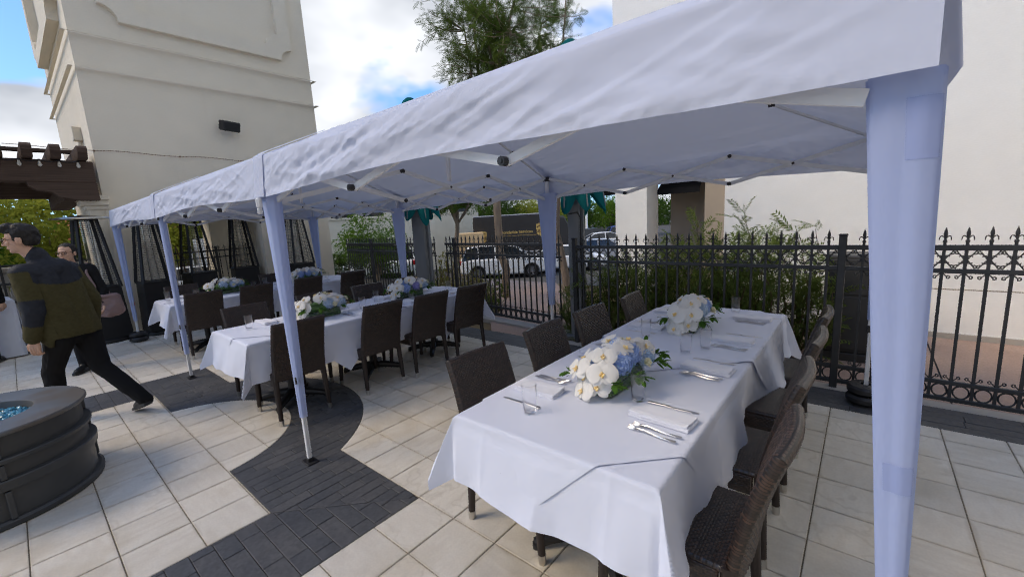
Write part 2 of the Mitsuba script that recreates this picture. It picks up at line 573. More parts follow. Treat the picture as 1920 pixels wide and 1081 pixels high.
# ================================================================ stucco tower (its front face looks along +x)
TX, TY0, TY1, TXB = -10.2, 1.2, 5.17, -14.6
tower = thing('stucco_tower', 'tall beige stucco tower with moulded bands and an open passage at its foot', 'tower')
body = manifold3d.Manifold.cube((TX - TXB, TY1 - TY0, 9.6)).translate((TXB, TY0, -0.25))
hole = manifold3d.Manifold.cube((6, 1.62, 2.85)).translate((TXB - 0.5, 2.02, -0.3))
hole2 = manifold3d.Manifold.cube((2.9, 6, 2.85)).translate((-13.9, 2.02, -0.3))
body = body - hole - hole2
bm = body.to_mesh()
part(tower, 'wall', tri(bm.vert_properties[:, :3], bm.tri_verts), 'tower_stucco', False)


def band_ring(z0, z1, out):
    p = sbox(TXB - out, TY0 - out, TX + out, TY1 + out)
    h = z1 - z0
    m = manifold3d.CrossSection([np.array(p.exterior.coords)[:-1][::-1].tolist()]).extrude(h * 0.94)
    mm = m.to_mesh()
    a = tri(mm.vert_properties[:, :3], mm.tri_verts)
    q = sbox(TXB - out * 0.35, TY0 - out * 0.35, TX + out * 0.35, TY1 + out * 0.35)
    top = np.array(p.exterior.coords)[:-1]
    tp = np.array(q.exterior.coords)[:-1]
    V = np.vstack([np.column_stack([top, np.full(4, h * 0.94)]), np.column_stack([tp, np.full(4, h)])])
    F = []
    for i in range(4):
        j = (i + 1) % 4
        F += [[i, j, 4 + j], [i, 4 + j, 4 + i]]
    b = tri(V, F)
    b.fix_normals()
    m = cat([a, b])
    m.apply_translation((0, 0, z0))
    return m


part(tower, 'moulded_band', band_ring(4.28, 4.53, 0.095), 'tower_stucco', False)
part(tower, 'moulded_band', band_ring(4.86, 5.07, 0.095), 'tower_stucco', False)


def notched(y0, y1, z0, z1, r):
    P = []
    for (cy, cz, a0) in ((y0, z0, 90), (y1, z0, 180), (y1, z1, 270), (y0, z1, 0)):
        arc = [(cy + r * math.cos(math.radians(a)), cz + r * math.sin(math.radians(a))) for a in np.linspace(a0, a0 - 90, 13)]
        P += arc
    return Polygon(P).buffer(0)


def panel_frame(y0, y1, z0, z1, r, w):
    outer = notched(y0, y1, z0, z1, r)
    inner = notched(y0 + w, y1 - w, z0 + w, z1 - w, r)
    return outer.difference(inner)


fr = extrude(panel_frame(1.62, 4.77, 5.36, 9.0, 0.24, 0.27), 0.11)
part(tower, 'panel_moulding', xf(fr, frame((TX - 0.01, 0, 0), (0, 1, 0), (0, 0, 1), (1, 0, 0))), 'tower_stucco', False)
fr = extrude(panel_frame(-14.2, -10.62, 5.42, 9.0, 0.24, 0.27), 0.16)
part(tower, 'panel_moulding', xf(fr, frame((0, TY0 + 0.01, 0), (1, 0, 0), (0, 0, 1), (0, -1, 0))), 'tower_stucco', False)
# pilaster with a capital on the corner below the pergola beam
pil = [cbox(-10.62, -10.215, 0.99, 1.25, -0.02, 2.26, 0.01)]
part(tower, 'pilaster', cat(pil), 'tower_stucco', False)
cap = [cbox(-10.66, -10.175, 0.95, 1.26, 2.20, 2.27, 0.012), cbox(-10.70, -10.135, 0.905, 1.265, 2.27, 2.36, 0.015), cbox(-10.73, -10.105, 0.875, 1.27, 2.36, 2.44, 0.008)]
part(tower, 'capital', cat(cap), 'tower_stucco', False)
# conduits and a junction box on the side face, a thin cable across the front
part(tower, 'conduit', cat([tube([(-11.32, 1.17, 2.4), (-11.32, 1.17, 3.55), (-11.36, 1.17, 3.62), (-11.5, 1.17, 3.63)], 0.02, 8), tube([(-11.12, 1.17, 2.4), (-11.12, 1.17, 3.5)], 0.02, 8)]), 'tower_stucco')
part(tower, 'junction_box', cbox(-11.22, -11.03, 1.08, 1.205, 3.48, 3.72, 0.01), 'tower_stucco', False)
single('wall_speaker', cat([xf(cbox(-0.09, 0.09, -0.17, 0.17, -0.095, 0.095, 0.02), frame((TX + 0.20, 3.27, 3.80), (0.93, 0.25, -0.26), (-0.26, 0.966, 0), (0.25, 0.067, 0.965))),
                            cyl((TX, 3.27, 3.8), (TX + 0.15, 3.27, 3.8), 0.03, 10)]), 'matt_black', 'small black loudspeaker fixed high on the stucco tower', 'speaker', smooth=30)
pts = [(TX + 0.045, y, 3.19 + 0.012 * math.sin(y * 5) - 0.01 * (y - 1)) for y in np.linspace(0.2, 5.1, 30)]
principled('broom_wood', (0.20, 0.12, 0.07), 0.7, 0.3)
single('wall_cable', cat([tube(pts, 0.0055, 6)] + [cyl((TX, y, z), (TX + 0.05, y, z), 0.012, 6) for _, y, z in pts[6::7]]), 'broom_wood', 'thin cable strung across the front of the stucco tower', 'cable')

# ================================================================ white building on the right
WY = 6.86
white = thing('white_building', 'large plain white stucco building beyond the iron fence', 'building')
part(white, 'wall', cat([box(-1.62, 9.0, WY, WY + 6, -0.3, 7.5), box(-3.36, -1.615, WY + 0.003, WY + 6, 2.45, 7.495)]), 'white_stucco', False)
part(white, 'pillar', box(-3.36, -2.80, WY + 0.001, WY + 0.5, -0.4, 2.46), 'white_stucco', False)
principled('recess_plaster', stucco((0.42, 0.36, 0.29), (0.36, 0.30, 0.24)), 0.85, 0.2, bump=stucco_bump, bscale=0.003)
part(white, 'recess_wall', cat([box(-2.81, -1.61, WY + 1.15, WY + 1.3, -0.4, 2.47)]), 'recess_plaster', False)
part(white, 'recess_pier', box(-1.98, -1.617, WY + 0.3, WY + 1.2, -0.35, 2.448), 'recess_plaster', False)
part(white, 'wall_joint', box(-1.6, 9.0, WY - 0.004, WY + 0.001, 0.555, 0.563), 'grout')
part(white, 'plinth', box(-1.6, 9.0, WY - 0.03, WY + 0.001, -0.05, 0.045), 'kerb_concrete', False)
aw = thing('door_awning', 'black fabric awning over the recess of the white building', 'awning')
V = [(-2.79, WY + 1.1, 2.42), (-2.1, WY + 1.1, 2.42), (-2.1, WY + 0.45, 1.98), (-2.79, WY + 0.45, 1.98)]
part(aw, 'cover', slab(np.array([[V[0], V[3]], [V[1], V[2]]]), np.array([0, -0.55, 0.83]) * np.ones((2, 2, 3)), 0.01), 'black_cloth', False)
part(aw, 'valance', box(-2.79, -2.1, WY + 0.44, WY + 0.45, 1.90, 1.985), 'black_cloth', False)

# block added out of view on the right to cut sky light on the patio
principled('shade_block_glass', (0.02, 0.025, 0.03), 0.08, 0.7)
rest = thing('added_shade_block', 'added pale stucco block out of view, dimming the right side of the patio', 'building')
part(rest, 'wall', box(3.3, 14.0, -14.0, 3.95, -0.3, 7.2), 'tower_stucco', False)
part(rest, 'cornice', cat([cbox(3.16, 14.0, -14.0, 4.09, 6.7, 7.0, 0.02), cbox(3.06, 14.0, -14.0, 4.19, 7.0, 7.35, 0.02)]), 'tower_stucco', False)
for y in (-6.4, -3.4, -0.4, 2.2):
    k = part(rest, 'window', cbox(3.285, 3.34, y - 0.6, y + 0.6, 0.9, 2.5, 0.01), 'shade_block_glass', False)
    part(k, 'frame', cat([cbox(3.25, 3.32, y - 0.7, y - 0.6, 0.8, 2.6, 0.006), cbox(3.25, 3.32, y + 0.6, y + 0.7, 0.8, 2.6, 0.006), cbox(3.25, 3.32, y - 0.6, y + 0.6, 2.5, 2.6, 0.006), cbox(3.22, 3.32, y - 0.6, y + 0.6, 0.8, 0.9, 0.006)]), 'dark_wood', False)

# ================================================================ white pop-up canopy, three bays long
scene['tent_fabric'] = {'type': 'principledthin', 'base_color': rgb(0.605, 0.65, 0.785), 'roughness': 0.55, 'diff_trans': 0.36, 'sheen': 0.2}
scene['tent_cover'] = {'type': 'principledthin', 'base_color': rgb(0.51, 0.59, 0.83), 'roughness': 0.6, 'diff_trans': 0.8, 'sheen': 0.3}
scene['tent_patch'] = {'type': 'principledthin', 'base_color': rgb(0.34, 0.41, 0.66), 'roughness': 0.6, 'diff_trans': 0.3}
principled('white_metal', proc(lambda p, n, uv: mix((0.58, 0.60, 0.62), (0.70, 0.71, 0.73), fbm(p.x * 9, p.y * 9, p.z * 9, 3))), 0.38, 0.5)
principled('black_plastic', (0.016, 0.016, 0.018), 0.4, 0.5)
principled('red_plastic', (0.45, 0.03, 0.03), 0.4, 0.5)

LX = [0.03, -2.98, -6.03, -9.08]
YF, YB, EAVE, RIDGE, HEM = 1.15, 4.27, 2.125, 2.80, 0.255
tent = thing('pop_up_canopy', 'long white pop-up canopy tent standing over the three dining tables', 'canopy tent')


def ridged(q, seed):
    return 1 - np.abs(2 * meshkit.fbm(q, 3, seed) - 1)


def crease(a, c, side, deg, f_along, f_across, seed, power):
    """long sharp creases running at an angle to the eave"""
    t = math.radians(deg)
    p, q = a * math.cos(t) + c * math.sin(t), -a * math.sin(t) + c * math.cos(t)
    return ridged(np.stack([p * f_along, q * f_across, side * 7.0 + 0 * p], -1), seed) ** power


def canopy():
    x0, x1, y0, y1 = LX[3] - 0.05, LX[0] + 0.05, YF - 0.03, YB + 0.03

    def axis(a, b, fine):
        core = np.arange(a, b, fine)
        core = np.append(core, b)
        fl = np.linspace(0.006, HEM, 24)
        return np.concatenate([a - fl[::-1], core, b + fl])

    ax, ay = axis(x0, x1, 0.016), axis(y0, y1, 0.02)
    Xg, Yg = np.meshgrid(ax, ay, indexing='ij')
    cx, cy = np.clip(Xg, x0, x1), np.clip(Yg, y0, y1)
    ox, oy = np.abs(Xg - cx), np.abs(Yg - cy)
    d = np.minimum.reduce([cx - x0, x1 - cx, cy - y0, y1 - cy])
    rise = np.minimum(d / 1.56, 1.0)
    z = EAVE + (RIDGE - EAVE) * (rise * 0.94 + 0.06 * np.sin(rise * np.pi / 2))
    # a little sag between the legs
    bay = np.abs(((cx - LX[0]) / 3.05) % 1.0 - 0.5)
    z -= 0.022 * np.cos(bay * np.pi) * np.clip(1 - d / 0.7, 0, 1)
    drop = np.maximum(ox, oy)
    lean = 0.10 * drop
    bayx = np.abs(((cx - LX[0]) / 3.05) % 1.0 - 0.5)
    bayy = np.where(ox > 0, np.abs((cy - y0) / (y1 - y0) - 0.5), bayx)
    drop = drop * (1 - 0.22 * np.cos(bayy * np.pi) ** 1.5)
    px = cx + np.sign(Xg - cx) * np.where(ox > 0, 0.008 + lean, 0)
    py = cy + np.sign(Yg - cy) * np.where(oy > 0, 0.008 + lean, 0)
    z = z - drop
    # wrinkles: long slanting creases near the eave and crumpled valance
    s = np.where(oy + 0 > -1, Xg, Xg)
    inward = d - drop
    side = np.where(np.abs(cy - y0) < np.abs(cy - y1), 1.0, 2.0)
    along, acr = Xg, np.where(side == 1, Yg, -Yg)
    fl_ = along
    acr = np.where(side == 1, cy - y0 + 0 * cy, y1 - cy) - oy          # distance in from the eave, negative on the valance
    acr = np.where(ox > 0, -ox, acr)
    fl_ = np.where(ox > 0, Yg, along)
    edge = np.exp(-(np.maximum(inward, 0) / 0.30) ** 2)
    leg = np.exp(-((0.5 - bay) / 0.08) ** 2)
    soft_ = (meshkit.fbm(np.stack([fl_ * 0.8, acr * 1.6, side * 3.0], -1), 2, 2) - 0.5) * 0.025
    big = (crease(fl_, acr, side, 10, 0.55, 6.5, 4, 1.5) - 0.60) * 0.044 + (crease(fl_, acr, side, -7, 0.6, 7.5, 21, 2) - 0.5) * 0.016
    mid = (crease(fl_, acr, side, 19, 1.6, 14.0, 8, 2.2) - 0.48) * 0.015 + (crease(fl_, acr, side, -24, 1.6, 13.0, 31, 2.6) - 0.42) * 0.011
    fine = (crease(fl_, acr, side, 40, 5.0, 26.0, 13, 2.5) - 0.45) * 0.0085 + (crease(fl_, acr, side, -38, 5.0, 28.0, 17, 2.5) - 0.45) * 0.006
    amp = (0.05 + 0.95 * edge) * (1 - 0.6 * leg)
    gate = np.clip((meshkit.fbm(np.stack([fl_ * 1.3, acr * 2.0, side * 9.0], -1), 2, 41) - 0.36) / 0.25, 0.08, 1)
    gate2 = np.clip((meshkit.fbm(np.stack([fl_ * 1.9, acr * 2.5, side * 5.0], -1), 2, 47) - 0.40) / 0.2, 0.1, 1)
    w = (soft_ + big * (0.25 + 0.75 * gate) + mid * gate2) * amp + 0.8 * gate * fine * (0.06 + 0.94 * np.exp(-((np.minimum(inward, 0.1) + 0.06) / 0.20) ** 2) * edge)
    raw = np.maximum(ox, oy)
    hem = np.exp(-((raw - HEM) / 0.02) ** 2)
    w = w * (1 - 0.55 * hem) + 0.0022 * np.sin(Xg * 120 + 2 * np.sin(Xg * 17)) * np.exp(-((raw - HEM + 0.018) / 0.014) ** 2)
    # displaced along the sheet's own normal
    P = np.stack([px, py, z], -1)
    n = np.zeros_like(P)
    n[..., 2] = 1
    fold = np.clip(drop / 0.05, 0, 1)
    n[..., 1] = np.where(oy > 0, np.sign(Yg - cy) * fold, 0)
    n[..., 0] = np.where(ox > 0, np.sign(Xg - cx) * fold, 0)
    n[..., 2] = np.where(drop > 0, 1 - fold * 0.9, 1)
    n /= np.linalg.norm(n, axis=-1, keepdims=True)
    atcorner = np.exp(-((ox > 0) & (oy > 0)).astype(float) * 9)
    cd = np.minimum.reduce([np.hypot(cx - a, cy - b) for a in (x0, x1) for b in (y0, y1)])
    w = w * np.clip(cd / 0.25, 0, 1)
    P = P + n * w[..., None]
    mask = ~((ox[:-1, :-1] + ox[1:, 1:] > 1e-9) & (oy[:-1, :-1] + oy[1:, 1:] > 1e-9))
    return sheet(P, mask)


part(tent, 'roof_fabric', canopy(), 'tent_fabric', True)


def seam(x, y, out):
    """the doubled fabric strip over a leg, on the valance and the lower roof"""
    rows = []
    for t in np.linspace(-HEM - 0.004, 0.46, 26):
        w = 0.075 if t < 0 else 0.075 * (1 - t / 0.46) + 0.008
        if t < 0:
            yy, zz = y + out * (0.046 + 0.10 * -t), EAVE + t + 0.004
        else:
            yy, zz = y + out * 0.042 - out * t, EAVE + t * (RIDGE - EAVE) / 1.56 + 0.012
        rows.append([(x + a * w, yy + out * 0.006 * math.cos(a * 1.5), zz + 0.003 * math.cos(a * 1.5)) for a in (-1, -0.6, -0.2, 0.2, 0.6, 1)])
    return sheet(np.array(rows))


for x in LX[1:3]:
    part(tent, 'seam_strip', seam(x, YF, -1), 'tent_fabric', True)
    part(tent, 'seam_strip', seam(x, YB, 1), 'tent_fabric', True)


def cover_point(t, u, x, y, w0, d0, w1, z0, z1, ph, sl, off=0.0):
    k = 1 - t
    a, b = w1 + (w0 - w1) * k, w1 + (d0 - w1) * k
    c, s = math.cos(u), math.sin(u)
    m = (abs(c) ** 3 + abs(s) ** 3) ** (-1 / 3)
    f = 1 + 0.085 * (0.35 + 0.65 * t) * math.sin(5 * u + ph + 2 * t) + 0.03 * math.sin(9 * u - ph + 3 * t)
    return (x + sl * t + (a / 2 * m * f + off) * c, y + (b / 2 * m * f + off) * s, z1 + (z0 - z1) * t)


def cover(args, t0=0.0, t1=1.0, u0=0.0, u1=2 * math.pi, off=0.0, n=40, m=49):
    """gathered fabric sleeve round a leg, wide at the top (or a patch of it)"""
    return sheet(np.array([[cover_point(t, u, *args, off=off) for u in np.linspace(u0, u1, m)] for t in np.linspace(t0, t1, n)]))


def canopy_leg(x, y, w0, w1, z0, ph, foot, d0=None, sl=0.0, zs=0.62, cx=0.0):
    lean = lambda z: x + cx + sl * (EAVE - HEM + 0.012 - z) / (EAVE - HEM + 0.012 - z0)
    k = part(tent, 'leg', bar((lean(EAVE - 0.02), y, EAVE - 0.02), (lean(0.012), y, 0.012), 0.03, 0.03, (0, 1, 0)) if zs > 1 else cat([cbox(x - 0.019, x + 0.019, y - 0.019, y + 0.019, zs, EAVE - 0.02, 0.004), cbox(x - 0.0145, x + 0.0145, y - 0.0145, y + 0.0145, 0.012, zs + 0.04, 0.003)]), 'white_metal', False)
    if zs > 1:
        xt, x = x, lean(0.0)
    part(k, 'foot_plate', cat([cbox(x - 0.055, x + 0.055, y - 0.04, y + 0.04, 0.001, 0.010, 0.003), cbox(x - 0.02, x + 0.02, y - 0.02, y + 0.02, 0.008, 0.035, 0.003)]), 'black_plastic', False)
    x = xt if zs > 1 else x
    part(k, 'top_bracket', cat([cbox(x - 0.034, x + 0.034, y - 0.034, y + 0.034, EAVE - 0.065, EAVE - 0.012, 0.006), cbox(x - 0.05, x + 0.05, y - 0.012, y + 0.012, EAVE - 0.06, EAVE - 0.02, 0.004)]), 'black_plastic', False)
    if zs < 1: part(k, 'slider_bracket', cat([cbox(x - 0.034, x + 0.034, y - 0.034, y + 0.034, 1.845, 1.905, 0.006), cbox(x - 0.042, x + 0.042, y - 0.012, y + 0.012, 1.85, 1.89, 0.004)]), 'black_plastic', False)
    part(k, 'height_button', cbox(x - 0.026, x + 0.026, y - 0.027, y + 0.027, zs - 0.02, zs + 0.035, 0.005), 'red_plastic' if foot == 'red' else 'black_plastic', False) if zs < 1 else None
    args = (x + cx, y, w0, d0 or w0 * 0.62, w1, z0, EAVE - HEM + (0.05 if zs < 1 else 0.012), ph, sl)
    c = part(tent, 'leg_cover', cover(args), 'tent_cover', True)
    return c, args


c, args = canopy_leg(LX[0] + 0.034, YF + 0.015, 0.114, 0.032, 0.45, 0.4, 'black', 0.056, 0.070, 2.0, -0.024)
rad = math.radians
part(c, 'darker_patch', cover(args, 0.035, 0.115, rad(272), rad(330), 0.0012, 12, 14), 'tent_patch', True)  # darker bluish rectangles lying on the sleeve, one high and one low
part(c, 'darker_patch', cover(args, 0.56, 0.605, rad(240), rad(325), 0.0012, 8, 14), 'tent_patch', True)
canopy_leg(LX[1], YF, 0.150, 0.046, 0.35, 1.7, 'black')
canopy_leg(LX[2], YF, 0.10, 0.048, 0.30, 2.9, 'black')
canopy_leg(LX[3], YF, 0.16, 0.046, 0.35, 4.1, 'red')
canopy_leg(LX[0] + 0.05, YB, 0.10, 0.05, 0.70, 0.9, 'black')
canopy_leg(LX[1], YB, 0.25, 0.062, 0.55, 2.2, 'black')
canopy_leg(LX[2], YB, 0.25, 0.062, 0.55, 3.3, 'black')
canopy_leg(LX[3], YB, 0.25, 0.062, 0.55, 0.2, 'black')
# white hook lamp clipped under the valance at the second front leg
part(tent, 'clip_hook', cat([cbox(LX[1] - 0.005, LX[1] + 0.03, YF - 0.10, YF - 0.065, 1.80, 1.87, 0.012), cbox(LX[1] + 0.002, LX[1] + 0.022, YF - 0.098, YF - 0.07, 1.765, 1.805, 0.006)]), 'white_metal', False)


def truss(p, q, n=3, z0=1.845, z1=2.085, w=0.015, t=0.033):
    """scissor truss between two legs: n crosses with bolted joints"""
    p, q = np.array(p, float), np.array(q, float)
    a = (q - p) / np.linalg.norm(q - p)
    nrm = np.array([-a[1], a[0]])
    st = [p + (q - p) * (k / n) for k in range(n + 1)]
    st[0], st[-1] = p + a * 0.045, q - a * 0.045
    for k in range(n):
        lo = [np.array([*st[k + m], z0]) for m in (0, 1)]
        hi = [np.array([*st[k + m], z1]) for m in (0, 1)]
        o = np.array([*(nrm * 0.009), 0])
        up = np.array([nrm[0], nrm[1], 0])
        part(tent, 'scissor_bar', bar(lo[0] + o, hi[1] + o, t, w, up), 'white_metal', False)
        part(tent, 'scissor_bar', bar(hi[0] - o, lo[1] - o, t, w, up), 'white_metal', False)
        mid = (lo[0] + hi[1]) / 2
        part(tent, 'bolt', cyl(mid - up * 0.019, mid + up * 0.019, 0.011, 10), 'black_plastic')
        if k < n - 1:
            for e in (lo[1], hi[1]):
                part(tent, 'bolt', cat([cyl(e - up * 0.024, e + up * 0.024, 0.0165, 12), cyl(e - up * 0.028, e + up * 0.028, 0.008, 8)]), 'black_plastic')


for i in range(3):
    truss((LX[i], YF), (LX[i + 1], YF))
    truss((LX[i], YB), (LX[i + 1], YB))
for i in range(4):
    truss((LX[i], YF), (LX[i], YB))
YM = (YF + YB) / 2
for i in (1, 2):
    part(tent, 'ridge_post', cbox(LX[i] - 0.016, LX[i] + 0.016, YM - 0.016, YM + 0.016, 2.02, RIDGE - 0.03, 0.003), 'white_metal', False)
    for y in (YF, YB):
        e, m = np.array([LX[i], y, EAVE - 0.05]), np.array([LX[i], YM, RIDGE - 0.055])
        part(tent, 'rafter', bar(e, m, 0.02, 0.016), 'white_metal', False)
        part(tent, 'bolt', cyl(e * 0.6 + m * 0.4 - [0.02, 0, 0], e * 0.6 + m * 0.4 + [0.02, 0, 0], 0.017, 10), 'black_plastic')
for x, xr in ((LX[0], LX[0] - 1.5), (LX[3], LX[3] + 1.5)):
    part(tent, 'ridge_post', cbox(xr - 0.016, xr + 0.016, YM - 0.016, YM + 0.016, 2.45, RIDGE - 0.03, 0.003), 'white_metal', False)
    for y in (YF, YB):
        e, m = np.array([x, y, EAVE - 0.05]), np.array([xr, YM, RIDGE - 0.055])
        part(tent, 'rafter', bar(e, m, 0.02, 0.016), 'white_metal', False)
        part(tent, 'bolt', cyl(e * 0.6 + m * 0.4 - [0.02, 0, 0], e * 0.6 + m * 0.4 + [0.02, 0, 0], 0.017, 10), 'black_plastic')
# round black weights slid over some of the feet
for (x, y, lab) in ((LX[0] + 0.05, YB, 'black leg weight by the iron fence behind the near table'), (LX[3], YF, 'black leg weight at the far front leg of the canopy'),
                    (1.32, 4.12, 'black weight on the dark border at the right edge of view')):
    w = thing('leg_weight', lab, 'weight', 'black weights on the canopy feet')
    prof = [(0.035, 0.012), (0.10, 0.012), (0.125, 0.03), (0.125, 0.062), (0.11, 0.082), (0.05, 0.088), (0.035, 0.088), (0.035, 0.012)]
    part(w, 'disc', xf(lathe(prof, 32), trans(x, y, 0)), 'black_plastic')
    part(w, 'disc', xf(lathe([(a * 0.97, b + 0.078) for a, b in prof], 32), trans(x, y, 0)), 'black_plastic')

# ================================================================ tables, cloths, chairs
def weave_cloth(p, n, uv):
    return fbm(p.x * 420, p.y * 420, p.z * 420, 2) * 0.35 + fbm(p.x * 6, p.y * 6, p.z * 6, 3)


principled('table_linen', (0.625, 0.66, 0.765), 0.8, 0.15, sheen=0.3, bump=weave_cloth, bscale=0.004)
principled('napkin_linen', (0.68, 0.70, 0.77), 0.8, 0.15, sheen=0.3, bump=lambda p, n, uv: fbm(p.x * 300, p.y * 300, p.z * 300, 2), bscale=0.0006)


def drape(S, Tt, a, b, z0, seed, off=0.0, ear=0.38, wave=1.0, crease=(), lift=0.0):
    """maps a flat cloth (S, Tt measured from the table's centre) over a table top of half size a x b"""
    a, b, r = a + off, b + off, 0.014
    ox, oy = np.maximum(np.abs(S) - a, 0), np.maximum(np.abs(Tt) - b, 0)
    sx, sy = np.sign(S), np.sign(Tt)
    cx, cy = np.clip(S, -a, a), np.clip(Tt, -b, b)

    def fall(o):
        ph = np.minimum(o / r, np.pi / 2)
        rest = np.maximum(o - r * np.pi / 2, 0)
        return r * np.sin(ph), r * (1 - np.cos(ph)), rest

    hx, vx, rx = fall(ox)
    hy, vy, ry = fall(oy)
    nx = meshkit.fbm(np.stack([Tt * 2.1, sx * 3.0, ox * 0.8], -1), 3, seed) - 0.42
    ny = meshkit.fbm(np.stack([S * 2.1, sy * 3.0, oy * 0.8 + 9], -1), 3, seed + 1) - 0.42
    ax = (0.06 + 0.42 * wave * nx) * np.clip(rx / 0.06, 0, 1)
    ay = (0.06 + 0.42 * wave * ny) * np.clip(ry / 0.06, 0, 1)
    m = np.minimum(ox, oy)
    M = np.maximum(ox, oy)
    fold = np.clip(m / 0.02, 0, 1)
    outx = np.where(oy > 0, ear * m, 0)
    px = cx + sx * (hx + np.where(ox >= oy, rx * ax, 0) * (1 - 0.6 * fold) + outx)
    py = cy + sy * (hy + np.where(oy > ox, ry * ay, 0) * (1 - 0.6 * fold) + np.where(ox > 0, ear * m, 0))
    fx = np.where(ox >= oy, vx + rx * np.sqrt(np.maximum(1 - (ax * 0.9) ** 2, 0.2)), vy + ry * np.sqrt(np.maximum(1 - (ay * 0.9) ** 2, 0.2)))
    z = z0 + off - fx - 0.22 * m
    und = 0.0022 * (meshkit.fbm(np.stack([S * 5, Tt * 5, S * 0 + seed], -1), 3, seed) - 0.5)
    for axis_, c, h in crease:
        q = S if axis_ == 'x' else Tt
        und = und + h * np.maximum(1 - np.abs(q - c) / 0.022, 0)
    und = und + lift
    z = z + und * (M < 0.004)
    px = px + sx * np.where(ox > 0, und * 1.4, 0)
    py = py + sy * np.where(oy > 0, und * 1.4, 0)
    return np.stack([px, py, z], -1)


def cloth_mesh(a, b, h, seed, step, **kw):
    u = np.linspace(-a - h + 0.045, a + h + 0.03, int(2 * (a + h) / step))
    v = np.linspace(-b - h - 0.005, b + h - 0.01, int(2 * (b + h) / step))
    S, Q = np.meshgrid(u, v, indexing='ij')
    hem = np.minimum.reduce([S - u[0], u[-1] - S, Q - v[0], v[-1] - Q])
    return sheet(drape(S, Q, a, b, 0.748, seed, lift=0.0012 * np.clip((0.024 - hem) / 0.012, 0, 1), **kw))


def overlay_mesh(a, b, cy, half, seed, step, off, ang=45, cx=0.0, crease=()):
    u = np.linspace(-half, half, int(2 * half / step))
    U, V = np.meshgrid(u, u, indexing='ij')
    c, s = math.cos(math.radians(ang)), math.sin(math.radians(ang))
    S, Q = U * c - V * s + cx, U * s + V * c + cy
    return sheet(drape(S, Q, a, b, 0.748, seed, off=off, wave=1.2, crease=crease, lift=0.0012 * np.clip((0.03 - (half - np.maximum(np.abs(U), np.abs(V)))) / 0.012, 0, 1)))


principled('table_black', (0.015, 0.015, 0.016), 0.45, 0.45)
principled('table_board', (0.20, 0.13, 0.08), 0.6, 0.3)


def pedestal(x, y):
    prof = [(0.001, 0.72), (0.05, 0.72), (0.036, 0.66), (0.036, 0.11), (0.05, 0.075), (0.06, 0.055), (0.001, 0.05)]
    col = xf(lathe(prof, 20), trans(x, y, 0))
    feet = []
    for k in range(4):
        ang = math.radians(45 + 90 * k)
        d = np.array([math.cos(ang), math.sin(ang)])
        pts = [(x + d[0] * r_, y + d[1] * r_, z_) for r_, z_ in ((0.02, 0.075), (0.14, 0.066), (0.26, 0.045), (0.33, 0.028))]
        ft = tube(pts, [0.042, 0.038, 0.03, 0.026], 10)
        ft.vertices[:, 2] = np.maximum(ft.vertices[:, 2], 0.004)
        feet.append(ft)
        feet.append(cyl((x + d[0] * 0.32, y + d[1] * 0.32, 0.0), (x + d[0] * 0.32, y + d[1] * 0.32, 0.03), 0.022, 12))
    return col, feet


TABLES = []


def dining_table(x0, x1, y0, y1, label, cloth_label, over, seed, step, over_label, h=0.32):
    a, b, cx, cy = (x1 - x0) / 2, (y1 - y0) / 2, (x0 + x1) / 2, (y0 + y1) / 2
    t = thing('dining_table', label, 'table', 'long dining tables under the canopy')
    n = 3
    L = (y1 - y0) / n
    for k in range(n):
        part(t, 'tabletop', cbox(x0 + 0.01, x1 - 0.01, y0 + k * L + 0.003, y0 + (k + 1) * L - 0.003, 0.708, 0.744, 0.006), 'table_board', False)
        col, feet = pedestal(cx, y0 + (k + 0.5) * L)
        q = part(t, 'pedestal', col, 'table_black')
        part(q, 'base_feet', cat(feet), 'table_black')
    cr = [('x', 0.02, 0.003), ('y', -b * 0.55, 0.003), ('y', 0.0, 0.003), ('y', b * 0.52, 0.003), ('x', a * 0.66, 0.0025), ('x', -a * 0.62, 0.0025)]
    m = cloth_mesh(a, b, h, seed, step, crease=cr, wave=1.75)
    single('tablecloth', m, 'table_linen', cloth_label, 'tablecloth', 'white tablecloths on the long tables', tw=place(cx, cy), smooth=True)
    for k, (oy, half, ang, ox) in enumerate(over):
        mo = overlay_mesh(a, b, oy, half, seed + 3 + k, step, 0.005 + 0.004 * k, ang, ox, [(p_, q_, 0.0028) for p_, q_, _ in cr[1:4]])
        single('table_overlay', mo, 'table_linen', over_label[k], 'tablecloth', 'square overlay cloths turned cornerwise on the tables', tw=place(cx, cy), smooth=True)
    TABLES.append((cx, cy, a, b))


dining_table(-1.43, -0.475, 1.24, 3.98, 'long dining table nearest the viewer, black pedestals under a white cloth', 'white tablecloth hanging in corner folds on the nearest table',
             [(-0.62, 0.735, 45, -0.02), (0.62, 0.74, 46, 0.03)], 3, 0.0095, ['white overlay cloth with a pointed corner over the near end of the nearest table', 'white overlay cloth at the fence end of the nearest table'])
dining_table(-4.74, -3.86, 1.14, 3.86, 'long dining table in the middle, between rows of wicker chairs', 'white tablecloth hanging on the middle table',
             [(-0.55, 0.66, 45, 0.0), (0.7, 0.66, 44, 0.02)], 21, 0.022, ['white overlay cloth on the near half of the middle table', 'white overlay cloth on the far half of the middle table'])
dining_table(-8.02, -7.12, 1.28, 4.02, 'long dining table farthest away, beside the black patio heaters', 'white tablecloth hanging on the farthest table',
             [(-0.55, 0.66, 45, 0.0), (0.7, 0.66, 45, 0.0)], 41, 0.03, ['white overlay cloth on the near half of the farthest table', 'white overlay cloth on the far half of the farthest table'])


